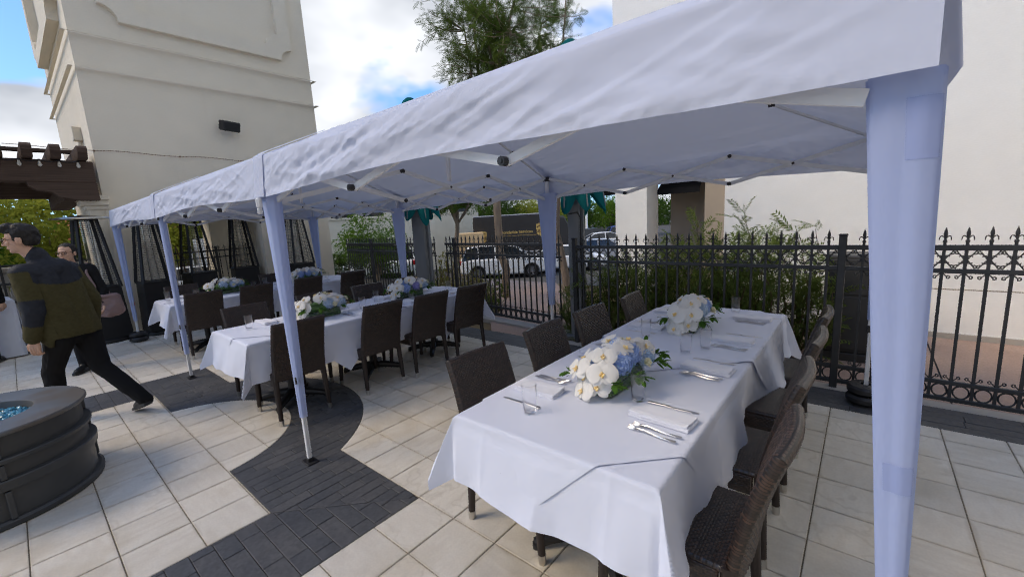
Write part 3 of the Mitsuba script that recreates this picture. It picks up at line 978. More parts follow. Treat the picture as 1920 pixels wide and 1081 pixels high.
# ---- wicker chair
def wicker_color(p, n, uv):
    """brown strands of varying tone, the gaps between them painted near-black as shade"""
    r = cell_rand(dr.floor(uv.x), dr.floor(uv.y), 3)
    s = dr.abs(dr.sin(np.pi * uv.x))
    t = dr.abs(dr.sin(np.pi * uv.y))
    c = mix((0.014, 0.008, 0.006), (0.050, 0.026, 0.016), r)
    return mix((0.008, 0.006, 0.005), c, smoothstep(0.25, 0.55, s) * smoothstep(0.2, 0.5, t))  # shade between strands put into the colour, following the weave gaps


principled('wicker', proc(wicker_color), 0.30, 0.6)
principled('wicker_wood', (0.018, 0.011, 0.009), 0.4, 0.5)
principled('bright_metal', (0.62, 0.60, 0.56), 0.28, 0.5, metallic=1.0)


def weave(u, v, pu, pv, h):
    """over and under height of a basket weave"""
    row = np.floor(v / pv)
    s = np.abs(np.sin(np.pi * (u / pu + 0.5 * (row % 2))))
    t = np.abs(np.sin(np.pi * v / pv))
    return h * (0.25 + 0.75 * s ** 0.8) * t ** 0.7


PU, PV = 0.023, 0.0108


def woven_slab(fn, W, H, th, nu, nv, h=0.0055):
    """fn(u, v) -> point and normal on the mid surface; closed woven panel with rounded edges"""
    u, v = np.linspace(0, W, nu), np.linspace(0, H, nv)
    U, V = np.meshgrid(u, v, indexing='ij')
    P, N = fn(U, V)
    e = np.minimum.reduce([U, W - U, V, H - V])
    rr = th / 2
    k = np.sqrt(np.clip(1 - (1 - np.clip(e / rr, 0, 1)) ** 2, 0.03, 1))
    hh = weave(U, V, PU, PV, h)
    A = P + N * (rr * k + hh * np.clip(e / 0.006, 0, 1))[..., None]
    B = P - N * (rr * k + weave(U + PU / 2, V, PU, PV, h) * np.clip(e / 0.006, 0, 1))[..., None]
    n = nu * nv
    f = grid_faces(nu, nv)
    F = [f, f[:, ::-1] + n]
    rim = np.array([i * nv for i in range(nu)] + [(nu - 1) * nv + j for j in range(1, nv)] + [i * nv + nv - 1 for i in range(nu - 2, -1, -1)] + list(range(nv - 2, 0, -1)))
    nx = np.roll(rim, -1)
    F += [np.stack([rim, rim + n, nx + n], 1), np.stack([rim, nx + n, nx], 1)]
    m = tri(np.vstack([A.reshape(-1, 3), B.reshape(-1, 3)]), np.vstack(F))
    uv = np.vstack([np.stack([U / PU + 0.5 * (np.floor(V / PV) % 2), V / PV], -1).reshape(-1, 2)] * 2)
    t0 = m.triangles
    if np.einsum('ij,ij->i', np.cross(t0[:, 1] - t0[:, 0], t0[:, 2] - t0[:, 0]), t0.mean(1) - m.vertices.mean(0)).sum() < 0:
        m.invert()
    return m, uv


def chair_proto():
    out = []
    W = 0.455

    def back(U, V):
        t = V / 0.52
        x = -0.255 - 0.045 * t - 0.085 * t * t - 0.02 * np.sin((U / W) * np.pi)
        y = (U - W / 2) * (1.0 - 0.02 * t)
        z = 0.385 + V
        P = np.stack([x, y, z], -1)
        N = np.zeros_like(P)
        sl = (0.045 + 0.17 * t) / 0.52
        N[..., 0], N[..., 2] = 1, sl
        N[..., 1] = 0.02 * np.pi / W * np.cos((U / W) * np.pi)
        N /= np.linalg.norm(N, axis=-1, keepdims=True)
        return P, N

    m, uv = woven_slab(back, W, 0.52, 0.040, 110, 200)
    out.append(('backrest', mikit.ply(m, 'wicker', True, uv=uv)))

    def seat(U, V):
        P = np.stack([-0.262 + V, U - W / 2, 0.447 + 0.004 * np.cos((U / W - 0.5) * np.pi) + 0 * V], -1)
        N = np.zeros_like(P)
        N[..., 2] = 1
        return P, N

    m, uv = woven_slab(seat, W, 0.497, 0.02, 90, 130)
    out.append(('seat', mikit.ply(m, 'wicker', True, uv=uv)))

    def apron(axis_, c, sgn):
        def fn(U, V):
            P = np.zeros(U.shape + (3,))
            N = np.zeros_like(P)
            if axis_ == 'y':
                P[..., 0], P[..., 1], P[..., 2] = -0.225 + U, c, 0.345 + V
                N[..., 1] = sgn
            else:
                P[..., 0], P[..., 1], P[..., 2] = c, -0.215 + U, 0.345 + V
                N[..., 0] = sgn
            return P, N
        return fn

    for ax_, c, sgn, ln in (('y', -0.217, -1, 0.45), ('y', 0.217, 1, 0.45), ('x', 0.222, 1, 0.43)):
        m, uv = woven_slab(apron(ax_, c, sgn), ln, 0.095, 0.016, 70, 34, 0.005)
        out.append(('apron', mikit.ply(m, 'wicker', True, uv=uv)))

    def leg(p, q, a, b):
        p, q = np.array(p), np.array(q)
        k = 14
        rows = [p + (q - p) * t for t in np.linspace(0, 1, k)]
        ms = []
        m = tube(rows, np.linspace(a, b, k) * 0.98, 10)
        return m

    for i, s in enumerate((-1, 1)):
        fr_top, fr_bot = (0.205, s * 0.20, 0.43), (0.225, s * 0.212, 0.045)
        re_top, re_bot = (-0.250, s * 0.205, 0.46), (-0.275, s * 0.215, 0.045)
        for nm, tp, bt in (('leg', fr_top, fr_bot), ('leg', re_top, re_bot)):
            idx = sum(1 for n_, _ in out if n_.startswith('leg') and '__' not in n_)
            key = 'leg' if idx == 0 else f'leg_{idx:03d}'
            out.append((key, mikit.ply(leg(tp, bt, 0.027, 0.019), 'wicker_wood', 40)))
            d = np.array(bt) - np.array(tp)
            d /= np.linalg.norm(d)
            e = np.array(bt) + d * 0.044
            out.append((key + '__foot_cap', mikit.ply(tube([np.array(bt) - d * 0.004, e], [0.0205, 0.0185], 12), 'bright_metal', 40)))
    n, seen = [], {}
    for nm, d in out:
        if nm == 'apron':
            c = seen.get(nm, 0)
            seen[nm] = c + 1
            nm = nm if c == 0 else f'{nm}_{c:03d}'
        n.append((nm, d))
    return n


CHAIR = chair_proto()


def chair(x, y, deg, label, group):
    k = thing('wicker_chair', label, 'chair', group)
    stamp(k, CHAIR, place(x, y, 0, deg))


near_left = [(-1.315, 1.63, -3), (-1.32, 2.33, 2), (-1.30, 2.92, -2), (-1.235, 3.60, 4)]
names = ['first', 'second', 'third', 'fourth']
for i, (x, y, d) in enumerate(near_left):
    chair(x, y, d, f'dark brown wicker chair, {names[i]} along the left side of the nearest table', 'wicker chairs at the nearest table')
near_right = [(-0.535, 1.58, 180), (-0.55, 2.20, 181), (-0.545, 2.87, 179), (-0.55, 3.52, 180)]
for i, (x, y, d) in enumerate(near_right):
    chair(x, y, d, f'dark brown wicker chair, {names[i]} along the right side of the nearest table', 'wicker chairs at the nearest table')
mid_right = [(-4.03, 1.48, 180), (-3.98, 2.27, 181), (-3.93, 2.86, 178), (-3.90, 3.46, 176)]
for i, (x, y, d) in enumerate(mid_right):
    chair(x, y, d, f'dark wicker chair seen from behind, {names[i]} along the right side of the middle table', 'wicker chairs at the middle table')
for i, (x, y, d) in enumerate([(-4.62, 1.52, 3), (-4.62, 2.25, 0), (-4.6, 2.92, -2), (-4.6, 3.52, 0)]):
    chair(x, y, d, f'dark wicker chair, {names[i]} along the far side of the middle table', 'wicker chairs at the middle table')
for i, (x, y, d) in enumerate([(-7.22, 1.60, 180), (-7.2, 2.25, 180), (-7.2, 3.02, 179), (-7.18, 3.78, 180)]):
    chair(x, y, d, f'dark wicker chair seen from behind, {names[i]} along the near side of the farthest table', 'wicker chairs at the farthest table')
for i, (x, y, d) in enumerate([(-7.9, 1.66, 0), (-7.92, 2.32, 0), (-7.9, 3.0, 0), (-7.9, 3.66, 0)]):
    chair(x, y, d, f'dark wicker chair, {names[i]} along the far side of the farthest table', 'wicker chairs at the farthest table')

# ================================================================ place settings
TZ = 0.7545
principled('cutlery_steel', (0.60, 0.59, 0.58), 0.3, 0.5, metallic=1.0)
scene['clear_glass'] = {'type': 'dielectric', 'int_ior': 1.5}


def fork_mesh():
    L = [(-0.1, -0.0065), (-0.095, -0.0085), (-0.03, -0.0048), (0.03, -0.0032), (0.045, -0.006), (0.055, -0.0115), (0.064, -0.0125)]
    pts = L + [(x, -y) for x, y in L[::-1]]
    body = Polygon(pts).buffer(0.0015).buffer(-0.001)
    tines = [sbox(0.06, y - 0.00165, 0.103, y + 0.00165) for y in (-0.0108, -0.0036, 0.0036, 0.0108)]
    m = extrude(unary_union([body] + tines).segmentize(0.006), 0.0022)
    x = m.vertices[:, 0]
    m.vertices[:, 2] += 0.004 + 0.010 * np.exp(-((x - 0.035) / 0.035) ** 2) * 0.9 + 0.006 * np.clip((x - 0.07) / 0.03, 0, 1) ** 2 + 0.004 * np.exp(-((x + 0.09) / 0.05) ** 2)
    return m


def knife_mesh():
    P = Polygon([(-0.115, -0.007), (-0.02, -0.0055), (-0.012, -0.0065), (0.01, -0.0105), (0.085, -0.0095), (0.108, -0.004), (0.112, 0.003), (0.09, 0.0055), (0.0, 0.0055), (-0.115, 0.007)]).buffer(0.001)
    m = extrude(P.segmentize(0.01), 0.003)
    x = m.vertices[:, 0]
    m.vertices[:, 2] = np.where(x < -0.012, (m.vertices[:, 2] - 0.0015) * 2.0 + 0.0036, m.vertices[:, 2] * 0.8 + 0.001)
    return m


def napkin_mesh():
    """cloth folded in three: stacked rounded layers with the folded edges showing"""
    ms = []
    for k, (w, l, o) in enumerate(((0.120, 0.262, 0.0), (0.116, 0.258, 0.003), (0.113, 0.256, -0.002))):
        U, V = np.meshgrid(np.linspace(-l / 2, l / 2, 22), np.linspace(-w / 2, w / 2, 14), indexing='ij')
        z = 0.0045 + k * 0.0078 + 0.0014 * np.sin(U * 16 + k * 2) * np.cos(V * 21 + k) + (0.0035 + 0.001 * k) * np.exp(-((V + w / 2 - 0.02) / 0.02) ** 2)
        N = np.zeros(U.shape + (3,))
        N[..., 2] = 1
        m = slab(np.stack([U + o, V, z], -1), N, 0.0066)
        ms.append(m)
    return cat(ms)


def tumbler_mesh():
    out = [(0.0005, 0.0), (0.024, 0.0), (0.0272, 0.002), (0.0285, 0.008), (0.0318, 0.06), (0.0342, 0.135), (0.0345, 0.1395)]
    inn = [(0.0332, 0.1395), (0.0328, 0.135), (0.0303, 0.06), (0.027, 0.018), (0.024, 0.0135), (0.0005, 0.0125)]
    return lathe(out + inn, 40)


FORK, KNIFE = mikit.ply(fork_mesh(), 'cutlery_steel', 35), mikit.ply(knife_mesh(), 'cutlery_steel', 35)
NAP, TUM = mikit.ply(napkin_mesh(), 'napkin_linen', 40), mikit.ply(tumbler_mesh(), 'clear_glass', 35)


def put_setting(kind, mesh, x, y, deg, label, group, z=TZ):
    single(kind, mesh, None, label, kind.replace('_', ' ').split()[-1], group, tw=place(x, y, z, deg))


O = ['first', 'second', 'third', 'fourth']
W = 'on the nearest table'
right = [  # napkin, two forks, knife, glass
    ((-0.625, 1.695, -4), (-0.605, 1.575, 180 - 3), (-0.612, 1.535, 180 - 6), (-0.625, 1.825, 1), (-0.79, 1.82)),
    ((-0.63, 2.385, -3), (-0.625, 2.275, 180 - 1), (-0.632, 2.245, 180 - 5), (-0.635, 2.535, 2), (-0.815, 2.60)),
    ((-0.64, 2.985, -2), (-0.615, 2.845, 178), (-0.622, 2.815, 175), (-0.60, 3.165, 2), (-0.735, 2.735)),
    ((-0.64, 3.655, 0), (-0.625, 3.555, 178), (-0.635, 3.525, 175), (-0.57, 3.755, 0), (-0.80, 3.84))]
for i, (n, f1, f2, k, g) in enumerate(right):
    e = f'{O[i]} place, right side of the nearest table'
    put_setting('napkin', NAP, *n, f'folded white napkin, {e}', 'folded napkins on the tables')
    put_setting('dinner_fork', FORK, *f1, f'inner silver fork beside the napkin, {e}', 'forks on the tables')
    put_setting('dinner_fork', FORK, *f2, f'outer silver fork beside the napkin, {e}', 'forks on the tables')
    put_setting('table_knife', KNIFE, *k, f'silver knife lying above the napkin, {e}', 'knives on the tables')
    put_setting('drinking_glass', TUM, g[0], g[1], 0, f'empty clear tumbler, {e}', 'clear tumblers on the tables')
left = [((-1.265, 1.655, 2), (-1.285, 1.795, -2), (-1.275, 1.825, 2), (-1.25, 1.49, -1), (-1.145, 1.43)),
        ((-1.26, 2.36, 0), (-1.28, 2.48, -2), (-1.27, 2.51, 1), (-1.25, 2.22, 0), (-1.13, 2.2)),
        ((-1.255, 3.06, 2), (-1.285, 3.19, -2), (-1.275, 3.215, 2), (-1.25, 2.93, 0), (-1.16, 2.82)),
        ((-1.26, 3.62, 0), (-1.28, 3.74, 0), (-1.27, 3.77, 2), (-1.26, 3.50, 1), (-1.12, 3.42))]
for i, (n, f1, f2, k, g) in enumerate(left):
    e = f'{O[i]} place, left side of the nearest table'
    put_setting('napkin', NAP, n[0], n[1], n[2] + 180, f'folded white napkin, {e}', 'folded napkins on the tables')
    put_setting('dinner_fork', FORK, *f1, f'inner silver fork beside the napkin, {e}', 'forks on the tables')
    put_setting('dinner_fork', FORK, *f2, f'outer silver fork beside the napkin, {e}', 'forks on the tables')
    put_setting('table_knife', KNIFE, k[0], k[1], k[2] + 180, f'silver knife lying below the napkin, {e}', 'knives on the tables')
    put_setting('drinking_glass', TUM, g[0], g[1], 0, f'empty clear tumbler, {e}', 'clear tumblers on the tables')
for tname, cx, gx in (('middle', -4.30, 0.44), ('farthest', -7.57, 0.45)):
    for i, y in enumerate((1.52, 2.24, 2.86, 3.45)):
        for sgn, sd in ((1, 'right'), (-1, 'far')):
            e = f'{O[i]} place, {sd} side of the {tname} table'
            put_setting('napkin', NAP, cx + sgn * 0.27, y + 0.02, rng.uniform(-4, 4), f'folded white napkin, {e}', 'folded napkins on the tables')
            put_setting('dinner_fork', FORK, cx + sgn * 0.26, y - 0.10 * sgn, (180 if sgn > 0 else 0) + rng.uniform(-4, 4), f'silver fork beside the napkin, {e}', 'forks on the tables')
            put_setting('drinking_glass', TUM, cx + sgn * 0.12, y + (0.16 if sgn > 0 else -0.17) + rng.uniform(-0.03, 0.03), 0, f'empty clear tumbler, {e}', 'clear tumblers on the tables')

# ================================================================ flower arrangements
scene['orchid_white'] = {'type': 'principledthin', 'base_color': rgb(0.86, 0.85, 0.82), 'roughness': 0.5, 'diff_trans': 0.55, 'sheen': 0.3}
scene['orchid_cream'] = {'type': 'principledthin', 'base_color': rgb(0.80, 0.78, 0.58), 'roughness': 0.5, 'diff_trans': 0.5}
principled('orchid_lip', proc(lambda p, n, uv: mix((0.80, 0.50, 0.06), (0.82, 0.76, 0.55), noise(p.x * 170, p.y * 170, p.z * 170))), 0.5, 0.3)
scene['hydrangea_blue'] = {'type': 'principledthin', 'base_color': proc(lambda p, n, uv: mix((0.26, 0.40, 0.78), (0.55, 0.68, 0.90), noise(p.x * 55, p.y * 55, p.z * 55))), 'roughness': 0.6, 'diff_trans': 0.5}
scene['hydrangea_pale'] = {'type': 'principledthin', 'base_color': proc(lambda p, n, uv: mix((0.36, 0.52, 0.75), (0.68, 0.78, 0.86), noise(p.x * 55, p.y * 55, p.z * 55))), 'roughness': 0.6, 'diff_trans': 0.5}
scene['hydrangea_violet'] = {'type': 'principledthin', 'base_color': proc(lambda p, n, uv: mix((0.30, 0.28, 0.68), (0.58, 0.56, 0.86), noise(p.x * 55, p.y * 55, p.z * 55))), 'roughness': 0.6, 'diff_trans': 0.5}
scene['leaf_green'] = {'type': 'principledthin', 'base_color': proc(lambda p, n, uv: mix((0.035, 0.09, 0.015), (0.09, 0.19, 0.03), noise(p.x * 60, p.y * 60, p.z * 60))), 'roughness': 0.4, 'diff_trans': 0.5}
principled('vase_leaf', proc(lambda p, n, uv: mix((0.03, 0.085, 0.016), (0.15, 0.29, 0.085), smoothstep(0.3, 0.7, noise(p.z * 130 + 2 * noise(p.x * 9, p.y * 9), p.y * 6, p.x * 6)))), 0.3, 0.5)


def petal(r0, ang, length, width, cup, n=8, m=7, tipz=0.0):
    """rounded petal from the centre outwards, in the xy plane facing +z"""
    t = np.linspace(0, 1, n)
    s = np.linspace(-1, 1, m)
    A, B = np.meshgrid(t, s, indexing='ij')
    w = width * np.sin(np.pi * np.clip(A * 0.93 + 0.055, 0, 1)) ** 0.62
    x = r0 + length * A
    y = B * w
    z = cup * (0.8 * A * (1 - A) * 2 - (B ** 2) * 0.6 * A) + tipz * A ** 2
    c, sn = math.cos(ang), math.sin(ang)
    return sheet(np.stack([x * c - y * sn, x * sn + y * c, z], -1))


def orchid(seed):
    r = random.Random(seed)
    j = lambda a: r.uniform(-a, a)
    w = [petal(0.002, math.radians(8 + j(6)), 0.049, 0.031, 0.005 + j(0.003), tipz=-0.004 + j(0.005)), petal(0.002, math.radians(172 + j(6)), 0.049, 0.031, 0.005 + j(0.003), tipz=-0.004 + j(0.005))]
    s = [petal(0.002, math.radians(90 + j(5)), 0.044, 0.018, 0.008, tipz=-0.008), petal(0.002, math.radians(222 + j(5)), 0.042, 0.017, 0.006, tipz=-0.010), petal(0.002, math.radians(318 + j(5)), 0.042, 0.017, 0.006, tipz=-0.010)]
    for m in s:
        m.apply_translation((0, 0, -0.004))
    lip = [petal(0.001, math.radians(270), 0.014, 0.006, 0.012, 6, 5, 0.010), petal(0.001, math.radians(225), 0.010, 0.006, 0.010, 5, 5, 0.014), petal(0.001, math.radians(315), 0.010, 0.006, 0.010, 5, 5, 0.014),
           xf(trimesh.creation.icosphere(1, 0.004), trans(0, 0.003, 0.005))]
    return cat(w + s), cat(lip)


ORCHIDS = [[mikit.ply(a, 'orchid_white', True), mikit.ply(b, 'orchid_lip', True)] for a, b in (orchid(k) for k in range(4))]


def hydrangea(seed, R=0.055):
    r = np.random.default_rng(seed)
    ms = []
    n = 74
    for k in range(n):
        zz = 1 - 1.7 * (k + 0.5) / n
        ph = k * 2.399963
        d = np.array([math.sqrt(max(0, 1 - zz * zz)) * math.cos(ph), math.sqrt(max(0, 1 - zz * zz)) * math.sin(ph), zz])
        d = d + r.normal(0, 0.10, 3)
        d /= np.linalg.norm(d)
        x, y, z = toward(d)
        a0 = r.uniform(0, 1.5)
        fl = []
        for q in range(4):
            a = a0 + q * np.pi / 2
            e, g = x * math.cos(a) + y * math.sin(a), -x * math.sin(a) + y * math.cos(a)
            c = d * (R + r.normal(0, 0.004))
            s = 0.0125
            fl += [c, c + e * s * 0.75 + g * s * 0.5 + d * 0.002, c + e * s * 1.15 + d * 0.0005, c + e * s * 0.75 - g * s * 0.5 + d * 0.002]
        f = []
        for q in range(4):
            f += [[4 * q, 4 * q + 1, 4 * q + 2], [4 * q, 4 * q + 2, 4 * q + 3]]
        ms.append(tri(fl, f))
    ms.append(trimesh.creation.icosphere(2, R * 0.88))
    return cat(ms)


HYD = {c: [mikit.ply(hydrangea(k + 5 * i), f'hydrangea_{c}', False) for k in range(2)] for i, c in enumerate(('blue', 'pale', 'violet'))}


def sprig(seed):
    r = random.Random(seed)
    ms = []
    for k in range(9):
        a, t = r.uniform(-1.0, 1.0), k / 9
        m = petal(0.004, 0, r.uniform(0.035, 0.055), 0.011, 0.006, 6, 5, r.uniform(-0.012, 0.004))
        m.apply_transform(trimesh.transformations.rotation_matrix(r.uniform(-0.5, 0.9), (0, 1, 0)))
        m.apply_transform(trimesh.transformations.rotation_matrix((-1) ** k * r.uniform(0.3, 1.0), (0, 0, 1)))
        m.apply_translation((0.05 * t, 0, 0.0))
        ms.append(m)
    ms.append(tube([(-0.04, 0, -0.01), (0.0, 0, 0), (0.06, 0, 0.002)], 0.0015, 5))
    return cat(ms)


SPRIG = [mikit.ply(sprig(k), 'leaf_green', True) for k in range(3)]


def bud(seed):
    r = random.Random(seed)
    ms = []
    for k in range(9):
        m = petal(0.0, 0, 0.034, 0.016, 0.012, 6, 5, 0.014)
        m.apply_transform(trimesh.transformations.rotation_matrix(-math.radians(70 - 6 * k), (0, 1, 0)))
        m.apply_transform(trimesh.transformations.rotation_matrix(k * 2.4, (0, 0, 1)))
        ms.append(m)
    return cat(ms)


BUD = [mikit.ply(bud(k), 'orchid_cream', True) for k in range(2)]


def TR(o, x, y, z, s=1.0):
    M = np.eye(4)
    M[:3, 0], M[:3, 1], M[:3, 2], M[:3, 3] = np.array(x) * s, np.array(y) * s, np.array(z) * s, o
    return T(M.tolist())


def arrangement(x, y, deg, label, seed, hyd, cascade):
    """vase of clear glass lined with leaves; orchids, hydrangeas, cream roses and ruscus in a low dome, trailing at one end"""
    t = thing('flower_arrangement', label, 'flowers', 'low orchid and hydrangea arrangements on the tables')
    r = random.Random(seed)
    W_, L_, H_ = 0.058, 0.17, 0.10
    R0 = rotz(math.radians(deg))
    at = lambda q: (trans(x, y, TZ) @ R0 @ np.array([q[0], q[1], q[2], 1]))[:3]
    ro = lambda d: R0[:3, :3] @ np.array(d, float)
    g = cbox(-W_, W_, -L_, L_, 0.0, H_, 0.004)
    part(t, 'vase', xf(g, trans(x, y, TZ) @ R0), 'clear_glass', False)
    strips = [cbox(-W_ + 0.005, W_ - 0.005, -L_ + 0.005, L_ - 0.005, 0.006 + k * 0.0185, 0.0225 + k * 0.0185, 0.004) for k in range(5)]
    part(t, 'leaf_lining', xf(cat(strips), trans(x, y, TZ) @ R0), 'vase_leaf', 30)
    core = ellipsoid((0, 0, 0.115), (0.07, 0.16, 0.055), None, 18).to_mesh()
    part(t, 'greenery', xf(tri(core.vert_properties[:, :3], core.tri_verts), trans(x, y, TZ) @ R0), 'vase_leaf', True)

    def dome(u, v):
        """u along the length -1..1, v across in radians from up"""
        p = np.array([0.118 * math.sin(v), 0.235 * u, 0.085 + (0.135 - 0.07 * u * u) * max(math.cos(v), -0.2)])
        n = np.array([math.sin(v), 0.75 * u, math.cos(v) * 0.9 + 0.15])
        return p, n / np.linalg.norm(n)

    def stick(name, ds, p, n, s=1.0, spin=None, subs=()):
        X_, Y_, Z_ = toward(ro(n))
        a = r.uniform(-0.5, 0.5) if spin is None else spin
        X2, Y2 = X_ * math.cos(a) + Y_ * math.sin(a), -X_ * math.sin(a) + Y_ * math.cos(a)
        tw = TR(at(p), X2, Y2, Z_, s)
        key = part(t, name, ds, None, tw=tw)
        for nm, d in subs:
            part(key, nm, d, None, tw=tw)

    for c, u, v in hyd:
        p, n = dome(u, v)
        stick('hydrangea', HYD[c][r.randrange(2)], p * np.array([0.72, 0.9, 0.88]), n, r.uniform(0.92, 1.1))
    spots = [(-0.95, 0.55), (-0.95, -0.5), (-0.6, 0.0), (-0.5, -0.95), (-0.1, 0.45), (0.0, -0.5), (0.42, 0.05), (0.5, -0.95), (0.6, 0.6), (0.9, 0.1)]
    for k, (u, v) in enumerate(spots):
        p, n = dome(u + r.uniform(-0.07, 0.07), v + r.uniform(-0.15, 0.15))
        o = ORCHIDS[r.randrange(4)]
        n = n + np.array([r.uniform(-0.25, 0.25), r.uniform(-0.65, -0.1), r.uniform(-0.2, 0.1)])
        stick('orchid', o[0], p + n * 0.022, n, r.uniform(1.3, 1.55), None, [('lip', o[1])])
    for k in range(4):                                   # trailing stem of blooms at one end
        q = k / 3
        p = np.array([cascade * 0.05 + r.uniform(-0.03, 0.03), -0.19 - 0.055 * q - 0.01, 0.135 - 0.085 * q])
        o = ORCHIDS[k % 4]
        stick('orchid', o[0], p + np.array([0.035 * (-1) ** k, 0, 0]), (0.25 * (-1) ** k + 0.2 * cascade, -0.9, 0.45), 1.4, None, [('lip', o[1])])
    for u, v in ((0.95, 0.5), (0.9, -0.5), (0.3, 1.25), (-0.25, -1.2), (0.2, -0.05)):
        p, n = dome(u, v)
        stick('rose', BUD[r.randrange(2)], p, n, r.uniform(0.9, 1.2))
    for u, v in ((1.02, 0.9), (1.0, -0.9), (-0.9, -1.2), (0.65, 1.35), (-0.3, 1.4), (0.98, 0.1), (0.3, -1.35), (-0.98, 1.1)):
        p, n = dome(u, v)
        X_, Y_, Z_ = toward(ro(np.array([0, 0.1, 1.0])))
        d = ro(n * np.array([1, 1, 0.25]))
        d /= np.linalg.norm(d)
        Zv = np.cross(d, np.cross((0, 0, 1), d))
        Zv /= np.linalg.norm(Zv)
        part(t, 'leaf_sprig', SPRIG[r.randrange(3)], None, tw=TR(at(p), d, np.cross(Zv, d), Zv, r.uniform(0.9, 1.3)))


arrangement(-0.945, 1.93, -4, 'white orchids and blue hydrangeas in the vase nearest the viewer', 3, [('blue', -0.35, 0.75), ('blue', 0.15, 0.6), ('blue', -0.3, -0.9), ('pale', 0.75, 0.95), ('blue', 0.1, -0.2)], -0.4)
arrangement(-0.965, 3.22, 4, 'white orchids and pale blue hydrangeas at the fence end of the nearest table', 5, [('pale', -0.2, 0.85), ('blue', 0.3, 0.75), ('pale', 0.75, 0.5), ('pale', 0.2, -0.8)], -0.3)
arrangement(-4.27, 1.98, 0, 'white orchids in a leaf lined vase on the near half of the middle table', 8, [('pale', 0.2, 0.95), ('pale', 0.8, 0.8), ('blue', 0.2, -0.8)], 0.3)
arrangement(-4.32, 3.12, 2, 'orchids with violet and blue hydrangeas on the far half of the middle table', 12, [('blue', -0.5, 1.0), ('violet', 0.2, 1.0), ('pale', 0.85, 0.7), ('blue', 0, -0.9)], 0.3)
arrangement(-7.55, 2.06, 0, 'white orchids and pale hydrangeas on the near half of the farthest table', 17, [('pale', -0.2, 0.95), ('pale', 0.4, 0.95), ('pale', 0.9, 0.6)], 0.2)
arrangement(-7.55, 3.30, 3, 'mostly blue hydrangeas in the arrangement at the far end of the farthest table', 23, [('blue', -0.6, 0.8), ('blue', 0.0, 0.9), ('pale', 0.6, 0.9), ('blue', 0.0, 0.1), ('pale', -0.6, 0)], 0.2)

# ================================================================ iron fence with finials, scrolls and rings
def finial_mesh():
    """spear head with collars and two curled barbs; origin at the top of the rail"""
    spear = lathe([(0.001, 0.135), (0.006, 0.118), (0.012, 0.092), (0.011, 0.075), (0.005, 0.062), (0.0085, 0.056), (0.0085, 0.05), (0.005, 0.046), (0.012, 0.036), (0.013, 0.028), (0.009, 0.018), (0.009, 0.0)], 8)
    arc = []
    for s in (-1, 1):
        pts = [(s * (0.006 + 0.026 * math.sin(a)), 0, 0.060 + 0.014 * math.sin(2 * a) - 0.014 * (1 - math.cos(a))) for a in np.linspace(0, 1.75, 8)]
        arc.append(tube(pts, np.linspace(0.0052, 0.003, 8), 6))
    return cat([spear] + arc)


def spiral(cx, cz, r0, a0, turn, n=10):
    return [(cx + r0 * (1 - 0.68 * k / (n - 1)) * math.cos(a0 + turn * k / (n - 1)), cz + r0 * (1 - 0.68 * k / (n - 1)) * math.sin(a0 + turn * k / (n - 1))) for k in range(n)]


def scroll_mesh(w, h, double=True):
    """X of two thin bars whose ends curl, between two pickets; x from -w/2 to w/2, z from -h/2 to h/2"""
    ms = []
    a, b = w / 2 - 0.006, h / 2
    for sx in (-1, 1):
        for sz in (-1, 1):
            # straight arm from a picket's middle to the rail's middle, with curls at both ends
            p = [(sx * a, 0), (sx * a * 0.25, sz * (b - 0.014))]
            c1 = [(sx * (a * 0.25 - 0.013 * math.sin(t)), sz * (b - 0.014 + 0.008 - 0.012 * (1 - math.cos(t)))) for t in np.linspace(0.2, 3.6, 7)]
            ms.append(tube([(x, 0, z) for x, z in p + c1], 0.0046, 5))
            c2 = [(sx * (a - 0.016 + 0.013 * math.cos(t)), sz * (0.018 + 0.012 * math.sin(t))) for t in np.linspace(-1.2, 3.0, 7)]
            ms.append(tube([(x, 0, z) for x, z in c2], 0.0042, 5))
    return cat(ms)


def curls_mesh(w, up):
    """a small pair of curls standing on a rail beside a picket"""
    ms = []
    for sx in (-1, 1):
        pts = [(sx * 0.004, 0, 0)] + [(sx * (0.004 + 0.036 * t), 0, up * 0.040 * t) for t in (0.3, 0.7)] + [(sx * (0.034 + 0.011 * math.sin(t)), 0, up * (0.040 - 0.010 + 0.011 * math.cos(t))) for t in np.linspace(-0.4, 3.4, 7)]
        ms.append(tube(pts, 0.0044, 5))
    return cat(ms)


FIN = mikit.ply(finial_mesh(), 'black_iron', 40)
PK = mikit.ply(cbox(-0.0095, 0.0095, -0.0095, 0.0095, 0.05, 1.245, 0.001), 'black_iron', False)
SCR = {}
RTOP, RMID, RB1, RB2 = 1.245, 1.068, 0.19, 0.055


